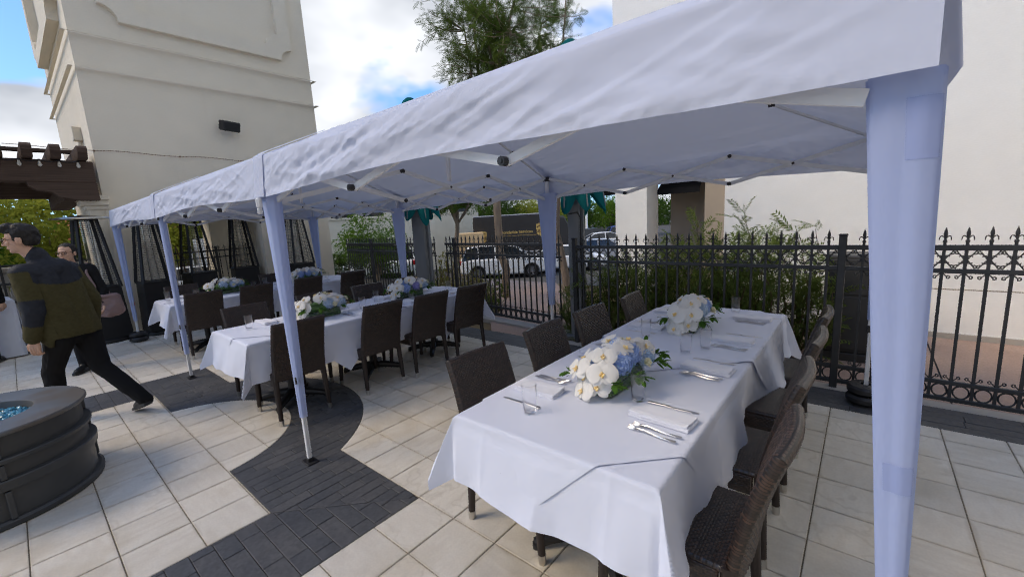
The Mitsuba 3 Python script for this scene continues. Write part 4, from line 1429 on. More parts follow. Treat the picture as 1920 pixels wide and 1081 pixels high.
def fence(p, q, pitch, posts, label, ornate=True, cap=1.36, post_w=0.055, flip=False):
    p, q = np.array(p, float), np.array(q, float)
    Lg = np.linalg.norm(q - p)
    a = (q - p) / Lg
    deg = math.degrees(math.atan2(a[1], a[0]))
    f = thing('iron_fence', label, 'fence', 'black iron fence sections')
    at = lambda s: p + a * s
    M = trans(p[0], p[1], 0) @ rotz(math.radians(deg))
    for z, h, w in ((RTOP, 0.04, 0.036), (RMID, 0.034, 0.03), (RB1, 0.034, 0.03), (RB2, 0.034, 0.03)):
        part(f, 'rail', xf(cbox(0, Lg, -w / 2, w / 2, z - h / 2, z + h / 2, 0.004), M), 'black_iron', False)
    for s in posts:
        e = at(s)
        part(f, 'post', xf(cat([cbox(-post_w / 2, post_w / 2, -post_w / 2, post_w / 2, -0.02, cap - 0.012, 0.005), cbox(-post_w / 2 - 0.004, post_w / 2 + 0.004, -post_w / 2 - 0.004, post_w / 2 + 0.004, cap - 0.016, cap, 0.004)]), trans(e[0], e[1], 0) @ rotz(math.radians(deg))), 'black_iron', False)
    if pitch not in SCR:
        SCR[pitch] = (mikit.ply(scroll_mesh(pitch, RTOP - RMID - 0.034), 'black_iron', 40), mikit.ply(tube([(0.044 * math.cos(t), 0, 0.05 * math.sin(t)) for t in np.linspace(0, 2 * math.pi, 25)[:-1]], 0.0062, 6, True), 'black_iron', 40),
                      mikit.ply(curls_mesh(pitch, -1), 'black_iron', 40), mikit.ply(curls_mesh(pitch, 1), 'black_iron', 40))
    n = int(Lg / pitch)
    off = (Lg - n * pitch) / 2
    for k in range(n + 1):
        e = at(off + k * pitch)
        if not any(abs(off + k * pitch - s) < 0.03 for s in posts):
            key = part(f, 'picket', PK, None, tw=place(e[0], e[1], 0, deg))
            part(key, 'finial', FIN, None, tw=place(e[0], e[1], RTOP + 0.018, deg))
            if ornate:
                part(f, 'curl', SCR[pitch][2], None, tw=place(e[0], e[1], RMID - 0.016, deg))
                part(f, 'curl', SCR[pitch][3], None, tw=place(e[0], e[1], RB1 + 0.016, deg))
        if k < n and ornate:
            m = at(off + (k + 0.5) * pitch)
            part(f, 'scroll', SCR[pitch][0], None, tw=place(m[0], m[1], (RTOP + RMID) / 2 - 0.001, deg))
            part(f, 'ring', SCR[pitch][1], None, tw=place(m[0], m[1], (RB1 + RB2) / 2, deg))


fence((-2.84, 4.60), (2.6, 4.50), 0.1175, [0.02, 2.70], 'black iron fence with spear finials in front of the white building')
fence((-6.05, 5.27), (-3.28, 4.98), 0.118, [0.28], 'black iron fence with spear finials in front of the walkway and parked cars')
fence((-10.15, 5.55), (-6.35, 5.27), 0.118, [1.30], 'black iron fence with spear finials beside the stucco tower')
fence((-13.55, 2.0), (-13.55, 5.1), 0.135, [0.35, 1.62, 2.7], 'black iron fence closing the passage through the tower', False)

# low kerb under the fences
single('fence_kerb', cat([box(-2.95, 7.0, 4.462, 4.60, -0.2, -0.002), xf(box(0, 7.3, -0.12, 0.08, -0.2, 0.012), trans(-10.15, 5.52, 0) @ rotz(math.radians(-4.9)))]), 'kerb_concrete', 'pale concrete kerb below the iron fence', kind='structure', smooth=False)
# grey equipment cabinet standing behind the fence
cb = thing('equipment_cabinet', 'dark grey metal cabinet standing behind the fence by the white wall', 'cabinet')
principled('cabinet_grey', proc(lambda p, n, uv: mix((0.035, 0.035, 0.036), (0.07, 0.07, 0.068), fbm(p.x * 5, p.y * 5, p.z * 5, 4))), 0.5, 0.4)
part(cb, 'body', cbox(-0.30, 0.12, 5.45, 5.95, 0.06, 1.08, 0.012), 'cabinet_grey', False)
part(cb, 'door', cbox(-0.28, 0.10, 5.435, 5.452, 0.10, 0.66, 0.006), 'cabinet_grey', False)
part(cb, 'door', cbox(-0.28, 0.10, 5.435, 5.452, 0.68, 1.04, 0.006), 'cabinet_grey', False)
part(cb, 'base', cbox(-0.33, 0.15, 5.42, 5.98, -0.02, 0.062, 0.006), 'cabinet_grey', False)

# ================================================================ closed teal market umbrellas on square posts
scene['teal_canvas'] = {'type': 'principledthin', 'base_color': rgb(0.012, 0.13, 0.14), 'roughness': 0.7, 'diff_trans': 0.45}
principled('post_grey', proc(lambda p, n, uv: mix((0.13, 0.14, 0.15), (0.20, 0.21, 0.22), fbm(p.x * 8, p.y * 8, p.z * 1.5, 4))), 0.45, 0.5)


def umbrella(x, y, w, rot, label, seed, open_r):
    t = thing('market_umbrella', label, 'umbrella', 'folded teal umbrellas behind the canopy')
    M = trans(x, y, 0) @ rotz(math.radians(rot))
    part(t, 'post', xf(cbox(-w / 2, w / 2, -w / 2, w / 2, 0.0, 3.55, 0.012), M), 'post_grey', False)
    part(t, 'post_channel', xf(cat([cbox(w / 2 - 0.001, w / 2 + 0.035, -0.03, 0.03, 0.02, 3.3, 0.004), cbox(w / 2 + 0.03, w / 2 + 0.05, -0.045, 0.045, 1.2, 1.32, 0.004)]), M), 'post_grey', False)
    part(t, 'base_plate', xf(cbox(-w, w, -w, w, 0.0, 0.022, 0.004), M), 'post_grey', False)
    n, rows = 8, []
    r = np.random.default_rng(seed)
    arm = r.uniform(0.85, 1.15, n)
    nu = n * 12
    for k in range(26):
        q = k / 25
        row = []
        for j in range(nu + 1):
            u = j / nu * n
            i, fr_ = int(u) % n, u % 1.0
            tip = arm[i] * (1 - fr_) + arm[(i + 1) % n] * fr_
            cusp = abs(math.cos(math.pi * fr_)) ** 1.4
            R = 0.16 + (open_r * q ** 1.3) * (0.42 + 0.58 * cusp) * tip
            z = 3.62 - (1.72 + 0.22 * cusp * tip) * q + 0.05 * math.sin(3 * u + seed) * q
            a = 2 * math.pi * u / n + math.radians(rot)
            row.append((x + R * math.cos(a), y + R * math.sin(a), z))
        rows.append(row)
    part(t, 'canvas', sheet(np.array(rows)), 'teal_canvas', True)
    part(t, 'cap', xf(lathe([(0.001, 0.16), (0.06, 0.15), (0.12, 0.10), (0.155, 0.03), (0.165, -0.03), (0.12, -0.03), (0.001, -0.02)], 24), trans(x, y, 3.64)), 'teal_canvas')
    for i in range(n):
        a = 2 * math.pi * i / n + math.radians(rot)
        d = np.array([math.cos(a), math.sin(a), 0])
        tip = np.array([x, y, 1.72]) + d * (0.16 + open_r * arm[i] * 0.97)
        part(t, 'rib', tube([np.array([x, y, 3.5]) + d * 0.1, tip + [0, 0, 0.02]], 0.009, 6), 'post_grey')
    return t


u1 = umbrella(-2.98, 4.90, 0.165, 12, 'folded teal umbrella on a grey post beside the white building', 4, 0.23)
u2 = umbrella(-6.20, 4.86, 0.24, 20, 'folded teal umbrella on a thick grey post left of the tree trunk', 9, 0.24)
cab = [(-2.86, 4.83, z) for z in (0.05, 0.5, 0.9)] + [(-2.87, 4.825, 1.2), (-2.86, 4.83, 1.6), (-2.9, 4.82, 1.68), (-3.02, 4.80, 1.66)]
single('umbrella_cable', tube(cab, 0.009, 6), 'matt_black', 'black cable running down the umbrella post beside the white building', 'cable')

# ================================================================ tapered patio heaters
def heater(x, y, deg, label, H=2.02):
    t = thing('patio_heater', label, 'heater', 'black tapered patio heaters near the tower')
    M = trans(x, y, 0) @ rotz(math.radians(deg))
    b, m_, tp = 0.255, 0.225, 0.115
    base = lathe([(0.30, 0.0), (0.31, 0.02), (0.30, 0.055), (0.26, 0.075), (0.001, 0.08)], 28)
    part(t, 'foot', xf(base, M), 'matt_black')
    P = [(s1 * q, s2 * q) for q in (b, m_) for s1, s2 in ((-1, -1), (1, -1), (1, 1), (-1, 1))]
    V = [(px, py, 0.07 if k < 4 else 0.90) for k, (px, py) in enumerate(P)]
    m = trimesh.convex.convex_hull(np.array(V))
    part(t, 'tank_box', xf(m, M), 'matt_black', False)
    part(t, 'burner_plate', xf(cbox(-0.235, 0.235, -0.235, 0.235, 0.90, 0.93, 0.006), M), 'matt_black', False)
    for s1, s2 in ((-1, -1), (1, -1), (1, 1), (-1, 1)):
        part(t, 'frame_post', xf(bar((s1 * m_, s2 * m_, 0.90), (s1 * tp, s2 * tp, H), 0.034, 0.034, (s1, s2, 0)), M), 'matt_black', False)
    part(t, 'glass_tube', xf(lathe([(0.06, 0.94), (0.06, H - 0.02), (0.056, H - 0.02), (0.056, 0.94)], 20), M), 'clear_glass', 30)
    wires = []
    for side in range(4):
        R = rotz(side * math.pi / 2)
        for k in range(34):
            q = (k + 0.5) / 34
            z, w = 0.93 + (H - 0.95) * q, m_ + (tp - m_) * q
            wires.append(xf(tri(*[(lambda mm: (mm.vertices, mm.faces))(tube([(-w, -w, z), (w, -w, z)], 0.0026, 4, caps=False))][0]), R))
        for u in (-0.5, 0.0, 0.5):
            wires.append(xf(tube([(u * m_, -m_, 0.93), (u * tp, -tp, H)], 0.0026, 4, caps=False), R))
    part(t, 'wire_guard', xf(cat(wires), M), 'matt_black', False)
    part(t, 'top_frame', xf(cbox(-tp - 0.02, tp + 0.02, -tp - 0.02, tp + 0.02, H - 0.02, H, 0.004), M), 'matt_black', False)
    part(t, 'reflector', xf(lathe([(0.001, H + 0.075), (0.10, H + 0.06), (0.385, H + 0.02), (0.39, H + 0.008), (0.30, H + 0.012), (0.001, H + 0.03)], 32), M), 'bright_metal', 30)


heater(-9.68, 0.86, 8, 'black patio heater behind the woman beside the pilaster')
heater(-9.55, 1.58, 4, 'black patio heater against the tower wall by the end leg of the canopy')
heater(-10.5, 2.45, 10, 'black patio heater on the left of the tower passage')
heater(-10.55, 3.30, -6, 'black patio heater on the right of the tower passage')
heater(-9.75, 4.15, 5, 'black patio heater at the far corner beyond the farthest table')

# ================================================================ pergola of dark beams
pg = thing('pergola', 'dark wooden pergola with notched rafter ends joining the tower', 'pergola')
part(pg, 'main_beam', cbox(-10.12, -9.86, -6.0, 1.13, 2.62, 2.96, 0.015), 'dark_wood', False)
part(pg, 'main_beam', cbox(-13.6, -13.3, -6.0, 1.13, 2.62, 2.96, 0.015), 'dark_wood', False)
corb = Polygon([(1.13, 2.62), (0.35, 2.62), (0.36, 2.56), (0.44, 2.50), (0.60, 2.47), (0.66, 2.40), (0.80, 2.36), (0.92, 2.34), (1.13, 2.34)])
part(pg, 'corbel', xf(extrude(corb, 0.22), frame((-10.10, 0, 0), (0, 1, 0), (0, 0, 1), (1, 0, 0))), 'dark_wood', False)
for k in range(20):
    y = 1.0 - k * 0.295
    raf = Polygon([(-14.2, 2.97), (-14.2, 3.16), (-9.60, 3.16), (-9.545, 3.12), (-9.56, 3.06), (-9.60, 3.02), (-9.66, 2.97)])
    part(pg, 'rafter', xf(extrude(raf, 0.115), frame((0, y + 0.06, 0), (1, 0, 0), (0, 0, 1), (0, -1, 0))), 'dark_wood', False)
part(pg, 'purlin', cbox(-10.6, -10.5, -6.0, 1.1, 3.161, 3.22, 0.01), 'dark_wood', False)
for y in (-4.4,):
    part(pg, 'pergola_post', cbox(-10.12, -9.86, y - 0.13, y + 0.13, 0, 2.62, 0.015), 'dark_wood', False)
part(pg, 'inner_beam', cbox(-13.3, -10.12, 0.72, 1.0, 2.36, 2.615, 0.01), 'dark_wood', False)
sl = thing('string_lights', 'string of small clear bulbs hung along the pergola beam', 'string lights')
principled('bulb_glass', (0.55, 0.52, 0.45), 0.15, 0.6)
pts, pos = [], [0.95 - 0.21 * k for k in range(16)]
for a_, b_ in zip(pos[:-1], pos[1:]):
    pts += [(-9.845, a_ + (b_ - a_) * q, 2.955 - 0.03 * math.sin(math.pi * q)) for q in (0, 0.25, 0.5, 0.75)]
part(sl, 'wire', tube(pts, 0.006, 5), 'matt_black')
for y in pos[:-1]:
    k = part(sl, 'bulb', xf(lathe([(0.001, -0.085), (0.02, -0.075), (0.026, -0.055), (0.018, -0.025), (0.013, 0.0)], 10), trans(-9.84, y, 2.93)), 'bulb_glass')
    part(k, 'socket', cyl((-9.84, y, 2.93), (-9.84, y, 2.96), 0.014, 8), 'matt_black')

# ================================================================ round fire pit
principled('pit_grey', proc(lambda p, n, uv: mix((0.030, 0.033, 0.036), (0.055, 0.058, 0.062), fbm(p.x * 7, p.y * 7, p.z * 7, 4))), 0.4, 0.45, bump=lambda p, n, uv: fbm(p.x * 160, p.y * 160, p.z * 160, 2), bscale=0.0004)
principled('pit_top', proc(lambda p, n, uv: mix(mix((0.085, 0.092, 0.10), (0.12, 0.127, 0.135), fbm(p.x * 5, p.y * 5, 0, 4)), (0.095, 0.08, 0.065), smoothstep(0.5, 0.65, fbm(p.x * 2.3 + 5, p.y * 2.3, 1.0, 3)) * 0.8)), 0.42, 0.45)
scene['blue_glass'] = {'type': 'principled', 'base_color': proc(lambda p, n, uv: mix((0.01, 0.10, 0.22), (0.12, 0.42, 0.55), noise(p.x * 60, p.y * 60, p.z * 60))), 'roughness': 0.08, 'specular': 0.8}
pit = thing('fire_pit', 'round dark grey fire pit with stepped sides and blue glass in its bowl', 'fire pit')
FX, FY = -4.34, -0.345
side = [(0.50, 0.0), (0.555, 0.004), (0.56, 0.035), (0.545, 0.048), (0.527, 0.05), (0.524, 0.215), (0.526, 0.222), (0.552, 0.232), (0.556, 0.285), (0.549, 0.293), (0.519, 0.297), (0.516, 0.375), (0.518, 0.382), (0.543, 0.392), (0.547, 0.412), (0.54, 0.42), (0.508, 0.424), (0.506, 0.555)]
part(pit, 'body', xf(lathe(side, 96), trans(FX, FY, 0)), 'pit_grey', 28)
part(pit, 'top_slab', xf(lathe([(0.50, 0.553), (0.538, 0.556), (0.544, 0.565), (0.543, 0.578), (0.536, 0.585), (0.30, 0.587), (0.288, 0.583), (0.285, 0.575), (0.285, 0.50), (0.001, 0.50)], 96), trans(FX, FY, 0)), 'pit_top', 28)
for k in range(4):
    a = math.radians(12 + 90 * k)
    for z0, z1, rr in ((0.05, 0.222, 0.526), (0.297, 0.384, 0.518), (0.424, 0.554, 0.508)):
        part(pit, 'rib', xf(cbox(-0.012, 0.030, -0.014, 0.014, z0, z1, 0.004), trans(FX + rr * math.cos(a), FY + rr * math.sin(a), 0) @ rotz(a)), 'pit_grey', False)
gl = []
gr_ = np.random.default_rng(5)
for k in range(1500):
    rr, a = 0.278 * math.sqrt(gr_.random()), gr_.uniform(0, 6.283)
    m = trimesh.creation.icosahedron()
    m.apply_scale(gr_.uniform(0.006, 0.014) * np.array([1, 1, 0.8]))
    m.apply_transform(trimesh.transformations.rotation_matrix(gr_.uniform(0, 3), gr_.normal(0, 1, 3)))
    m.apply_translation((FX + rr * math.cos(a), FY + rr * math.sin(a), 0.515 + gr_.uniform(0, 0.022)))
    gl.append(m)
part(pit, 'glass_chips', cat(gl), 'blue_glass', False, kind='stuff', label='heap of blue fire glass chips in the bowl')

# ================================================================ people
principled('skin', proc(lambda p, n, uv: mix((0.50, 0.30, 0.21), (0.58, 0.37, 0.27), fbm(p.x * 30, p.y * 30, p.z * 30, 3))), 0.5, 0.35)
principled('hair_black', proc(lambda p, n, uv: mix((0.010, 0.009, 0.009), (0.03, 0.027, 0.026), fbm(p.x * 160, p.y * 160, p.z * 30, 2))), 0.55, 0.25, bump=lambda p, n, uv: fbm(p.x * 190, p.y * 190, p.z * 40, 3), bscale=0.004)
fl = lambda p, n, uv: fbm(p.x * 130, p.y * 130, p.z * 130, 3)
principled('fleece_olive', proc(lambda p, n, uv: mix((0.045, 0.040, 0.018), (0.085, 0.075, 0.036), fbm(p.x * 60, p.y * 60, p.z * 60, 4))), 0.95, 0.1, sheen=0.4, bump=fl, bscale=0.006)
principled('jacket_navy', proc(lambda p, n, uv: mix((0.010, 0.012, 0.018), (0.024, 0.027, 0.036), fbm(p.x * 40, p.y * 40, p.z * 40, 3))), 0.7, 0.3, bump=fl, bscale=0.002)
principled('trouser_black', (0.008, 0.008, 0.009), 0.8, 0.2, bump=lambda p, n, uv: fbm(p.x * 14, p.y * 14, p.z * 9, 3), bscale=0.03)
principled('boot_black', (0.012, 0.012, 0.012), 0.4, 0.5)
principled('bag_mauve', proc(lambda p, n, uv: mix((0.17, 0.115, 0.115), (0.24, 0.17, 0.165), fbm(p.x * 20, p.y * 20, p.z * 20, 3))), 0.75, 0.25)
principled('shirt_black', (0.010, 0.010, 0.011), 0.8, 0.2, bump=lambda p, n, uv: fbm(p.x * 16, p.y * 16, p.z * 10, 3), bscale=0.03)
principled('frames_dark', (0.05, 0.025, 0.02), 0.3, 0.5)
principled('lip_tone', (0.42, 0.17, 0.15), 0.45, 0.35)
principled('eye_dark', (0.02, 0.015, 0.012), 0.2, 0.6)


def basis(face, up=(0, 0, 1)):
    f = np.array(face, float)
    f /= np.linalg.norm(f)
    r = np.cross(f, up)
    r /= np.linalg.norm(r)
    return np.column_stack([r, f, np.cross(r, f)])


def man_xf(m, R, o):
    A = np.column_stack([R, o])
    return m.transform(A.tolist())


def head_solids(o, R, s=1.0):
    S = lambda c, r: manifold3d.Manifold.sphere(1.0, 28).scale([k * s for k in r]).translate([k * s for k in c])
    parts = [S((0, -0.012, 0.03), (0.077, 0.098, 0.092)), S((0, 0.020, -0.035), (0.063, 0.072, 0.080)),
             manifold3d.Manifold.batch_hull([S((0, 0.068, -0.085), (0.026, 0.02, 0.018)), S((0.04, 0.02, -0.055), (0.02, 0.03, 0.02)), S((-0.04, 0.02, -0.055), (0.02, 0.03, 0.02))]),
             manifold3d.Manifold.batch_hull([S((0, 0.090, 0.012), (0.008, 0.008, 0.008)), S((0, 0.112, -0.025), (0.0125, 0.011, 0.010)), S((0, 0.082, -0.03), (0.018, 0.012, 0.01))]),
             S((0, 0.082, 0.028), (0.048, 0.014, 0.010)), S((0, 0.088, -0.057), (0.024, 0.010, 0.012)),
             S((0.040, 0.070, -0.02), (0.022, 0.018, 0.02)), S((-0.040, 0.070, -0.02), (0.022, 0.018, 0.02))]
    for sx in (-1, 1):
        parts.append(S((sx * 0.080, -0.008, -0.004), (0.010, 0.021, 0.033)))
    return [man_xf(p, R, o) for p in parts]


def hair_mesh(o, R, s, style):
    S = lambda c, r: manifold3d.Manifold.sphere(1.0, 40).scale([k * s for k in r]).translate([k * s for k in c])
    if style == 'swept':
        h = S((0, -0.018, 0.048), (0.088, 0.106, 0.094)) + S((0, 0.045, 0.105), (0.066, 0.062, 0.046)) + S((0.02, 0.085, 0.105), (0.045, 0.035, 0.03)) + S((0, -0.05, 0.0), (0.078, 0.068, 0.07))
        cut = manifold3d.Manifold.cube((0.4, 0.2, 0.30), True).translate((0, 0.128 * s, -0.085 * s))
        cut2 = manifold3d.Manifold.cube((0.4, 0.4, 0.2), True).translate((0, 0, -0.158 * s))
        cut3 = manifold3d.Manifold.cube((0.4, 0.08, 0.12), True).translate((0, 0.020 * s, -0.085 * s))
        h = h - cut - cut2 - cut3
    else:
        h = S((0, -0.022, 0.042), (0.086, 0.102, 0.090)) + S((0, -0.105, 0.0), (0.045, 0.045, 0.05))
        cut = manifold3d.Manifold.cube((0.4, 0.2, 0.34), True).translate((0, 0.128 * s, -0.09 * s))
        cut2 = manifold3d.Manifold.cube((0.4, 0.4, 0.2), True).translate((0, 0.1 * s, -0.11 * s))
        h = h - cut - cut2
    h = man_xf(h, R, o).refine_to_length(0.012)
    mm = h.to_mesh()
    m = trimesh.Trimesh(mm.vert_properties[:, :3], mm.tri_verts)
    m.vertices += m.vertex_normals * ((meshkit.fbm(m.vertices * np.array([60, 60, 45]), 3, 2) - 0.5) * 0.022)[:, None]
    trimesh.smoothing.filter_taubin(m, iterations=4)
    return m


def glasses_mesh(o, R, s):
    ms = []
    for sx in (-1, 1):
        ring = [(sx * 0.033 + 0.026 * math.cos(a), 0.108 - 0.012 * abs(sx * 0.033 + 0.026 * math.cos(a)) / 0.06, 0.006 + 0.021 * math.sin(a)) for a in np.linspace(0, 2 * math.pi, 22)[:-1]]
        ms.append(tube(np.array(ring) * s, 0.0022, 6, True))
        ms.append(tube(np.array([(sx * 0.059, 0.096, 0.012), (sx * 0.078, 0.06, 0.012), (sx * 0.083, -0.01, 0.01)]) * s, 0.0022, 6))
    ms.append(tube(np.array([(-0.008, 0.110, 0.012), (0, 0.113, 0.014), (0.008, 0.110, 0.012)]) * s, 0.002, 6))
    return xf(cat(ms), frame(o, R[:, 0], R[:, 1], R[:, 2]))


def hand_chains(w, d, nrm, side, curl=0.45, L=0.085):
    """wrist point, finger direction, palm normal; returns bone chains of a palm, four fingers and a thumb"""
    w, d, n = np.array(w, float), np.array(d, float), np.array(nrm, float)
    d /= np.linalg.norm(d)
    n -= d * (n @ d)
    n /= np.linalg.norm(n)
    x = np.cross(d, n) * side
    out = []
    for k, (o, ln) in enumerate(((0.030, 0.070), (0.011, 0.080), (-0.009, 0.074), (-0.028, 0.058))):
        base = w + d * L + x * o
        out.append([(w + d * 0.01 + x * o * 0.5, 0.017), (w + d * 0.05 + x * o * 0.9, 0.0155), (base, 0.0105)])
        p, ch, a = base, [(base, 0.0105)], 0.0
        for seg, r in ((0.45, 0.0095), (0.32, 0.0088), (0.23, 0.0076)):
            a += curl * (1 + 0.08 * k)
            p = p + (d * math.cos(a) + n * math.sin(a)) * ln * seg
            ch.append((p, r))
        out.append(ch)
    t0 = w + d * 0.022 + x * 0.024
    t1 = t0 + (d * 0.62 + x * 0.72 + n * 0.25) / 1.0 * 0.036
    t2 = t1 + (d * 0.85 + x * 0.30 + n * 0.35) * 0.030
    t3 = t2 + (d * 0.95 + x * 0.0 + n * 0.35) * 0.024
    out.append([(t0, 0.0145), (t1, 0.0115), (t2, 0.0100), (t3, 0.0082)])
    return out


def shoe_mesh(ankle, toe, heel, w=0.047):
    a, t, h = np.array(ankle, float), np.array(toe, float), np.array(heel, float)
    f = (t - h) / np.linalg.norm(t - h)
    up = np.array([0, 0, 1.0])
    s = np.cross(f, up)
    s /= np.linalg.norm(s)
    up = np.cross(s, f)
    B = lambda p, r: manifold3d.Manifold.sphere(r, 20).translate(tuple(map(float, p)))
    hull = manifold3d.Manifold.batch_hull
    body = hull([B(h + up * 0.045 + f * 0.03, 0.036), B(t + up * 0.034 - f * 0.05, 0.034), B(t + up * 0.034 - f * 0.09 + s * 0.012, 0.036), B(t + up * 0.034 - f * 0.09 - s * 0.012, 0.036), B(h + up * 0.075 + f * 0.045, 0.036)])
    shaft = hull([B(h + up * 0.075 + f * 0.05, 0.042), B(a + up * 0.02, 0.047), B(h + up * 0.06 + f * 0.12, 0.03)])
    m = (body + shaft).refine_to_length(0.02).to_mesh()
    upper = trimesh.Trimesh(m.vert_properties[:, :3], m.tri_verts)
    trimesh.smoothing.filter_taubin(upper, iterations=5)
    outl = Polygon([(0.0, -0.026), (0.03, -0.037), (0.12, -0.034), (0.19, -0.045), (0.25, -0.040), (0.285, -0.015), (0.285, 0.012), (0.25, 0.042), (0.19, 0.046), (0.12, 0.036), (0.03, 0.037), (0.0, 0.026)]).buffer(0.006)
    k = np.linalg.norm(t - h) / 0.285
    sole = extrude(outl, 0.026)
    sole.vertices[:, :2] *= k
    sole = xf(sole, frame(h, f, s, up))
    return upper, sole


def split(m, pred):
    k = pred(m.triangles_center, m.face_normals)
    a, b = m.submesh([np.where(k)[0]], append=True), m.submesh([np.where(~k)[0]], append=True)
    return a, b


def V(*p):
    return np.array(p, float)


# ---- the man walking away to the left, head turned in profile
fwd = V(-0.84, -0.54, 0)
lft = V(0.54, -0.84, 0)
mn = thing('person', 'person in an olive fleece jacket with dark yoke, walking past the fire pit', 'person', 'people on the patio')
HD, HF = V(-5.53, 0.085, 1.705), V(-0.30, -0.94, -0.10)
RH = basis(HF)
pelvis, chest, neck = V(-5.50, 0.25, 0.96), V(-5.51, 0.20, 1.30), V(-5.52, 0.16, 1.52)
sh = {1: V(-5.40, 0.045, 1.425), -1: V(-5.63, 0.325, 1.415)}
el = {1: V(-5.355, 0.06, 1.10), -1: V(-5.60, 0.43, 1.12)}
wr = {1: V(-5.405, 0.020, 0.845), -1: V(-5.68, 0.415, 0.88)}
hip = {1: V(-5.44, 0.185, 0.93), -1: V(-5.55, 0.335, 0.93)}
kn = {1: V(-5.64, 0.085, 0.52), -1: V(-5.46, 0.385, 0.50)}
an = {1: V(-5.70, 0.075, 0.105), -1: V(-5.225, 0.598, 0.165)}
FOOT = {1: V(-5.80, 0.02, 0.05), -1: V(-5.27, 0.59, 0.085)}
bones = [[(pelvis, 0.10), (chest, 0.105), (neck, 0.058), (HD - V(0, 0, 0.06), 0.052)]]
for s in (1, -1):
    bones += [[(chest + V(0, 0, 0.08), 0.08), (sh[s], 0.055), (el[s], 0.042), (wr[s], 0.028)], [(pelvis, 0.09), (hip[s], 0.078), (kn[s], 0.056), (an[s], 0.038)], [(an[s], 0.034), (FOOT[s], 0.024)]]
bones += hand_chains(wr[1], V(-0.10, -0.10, -1), V(-0.7, 0.5, 0), -1, 0.42)
bones += hand_chains(wr[-1], V(-0.2, -0.05, -1), V(-0.2, -0.7, 0), 1, 0.42)
part(mn, 'body', soft(bones, 0.016, 3, head_solids(HD, RH, 1.0)), 'skin', True)
part(mn, 'hair', hair_mesh(HD, RH, 1.0, 'swept'), 'hair_black', True)
part(mn, 'glasses', glasses_mesh(HD, RH, 1.0), 'frames_dark', True)
jk = [[(pelvis - V(0, 0, 0.08) + lft * 0.05, 0.166), (chest + lft * 0.055 - V(0, 0, 0.02), 0.148), (chest + lft * 0.07 + V(0, 0, 0.12), 0.11)],
      [(pelvis - V(0, 0, 0.08) - lft * 0.05, 0.166), (chest - lft * 0.055 - V(0, 0, 0.02), 0.148), (chest - lft * 0.07 + V(0, 0, 0.12), 0.11)],
      [(chest + V(0, 0, 0.12), 0.115), (neck - V(0, 0, 0.01), 0.078), (neck + V(-0.005, -0.01, 0.045), 0.076)]]
for s in (1, -1):
    jk += [[(chest + lft * 0.10 * s + V(0, 0, 0.10), 0.105), (sh[s], 0.085)], [(sh[s], 0.086), (el[s], 0.072), (wr[s] + V(0, 0, 0.035), 0.056)]]
jm = soft(jk, 0.014, 10)
# a clean hem: the coat ends level, cuffs stay
low = jm.vertices[:, 2] < 0.835
near_t = np.linalg.norm(jm.vertices[:, :2] - pelvis[:2], axis=1) < 0.27
jm.vertices[low & near_t & (np.linalg.norm(jm.vertices - wr[1], axis=1) > 0.13), 2] = 0.835
jm.vertices += jm.vertex_normals * ((meshkit.fbm(jm.vertices * np.array([7, 7, 4]), 3, 5) - 0.5) * 0.035)[:, None]


def yoke(c, n):
    d = c - chest
    side = d @ lft
    line = 1.335 - 0.03 * np.cos(side * 9)
    arm1 = (np.linalg.norm(c - el[1], axis=1) < 0.135) & ((c - el[1]) @ V(0.7, -0.3, 0) > -0.0) & (c[:, 2] < 1.20)
    return ((c[:, 2] > line) & (np.abs(side) < 0.20)) | (c[:, 2] > 1.44) | arm1


navy, olive = split(jm, yoke)
part(mn, 'jacket', olive, 'fleece_olive', True)
part(mn, 'jacket_yoke', navy, 'jacket_navy', True, label='smooth navy yoke and elbow patches')
tr_ = [[(pelvis - V(0, 0, 0.03), 0.125), (pelvis - V(0, 0, 0.08), 0.13)]]
for s in (1, -1):
    tr_ += [[(pelvis - V(0, 0, 0.06), 0.118), (hip[s] - V(0, 0, 0.06), 0.108), (kn[s], 0.074), (an[s] + (an[s] - kn[s]) / np.linalg.norm(an[s] - kn[s]) * 0.035, 0.062)]]
tm = soft(tr_, 0.02, 8)
tm.vertices += tm.vertex_normals * ((meshkit.fbm(tm.vertices * np.array([9, 9, 5]), 3, 8) - 0.5) * 0.02)[:, None]
part(mn, 'trousers', tm, 'trouser_black', True)
for s, toe, heel in ((1, V(-5.93, -0.06, 0.012), V(-5.69, 0.095, 0.006)), (-1, V(-5.405, 0.56, 0.004), V(-5.14, 0.615, 0.102))):
    up_, sole = shoe_mesh(an[s], toe, heel)
    k = part(mn, 'boot', up_, 'boot_black', True)
    part(k, 'sole', sole, 'boot_black', 30)


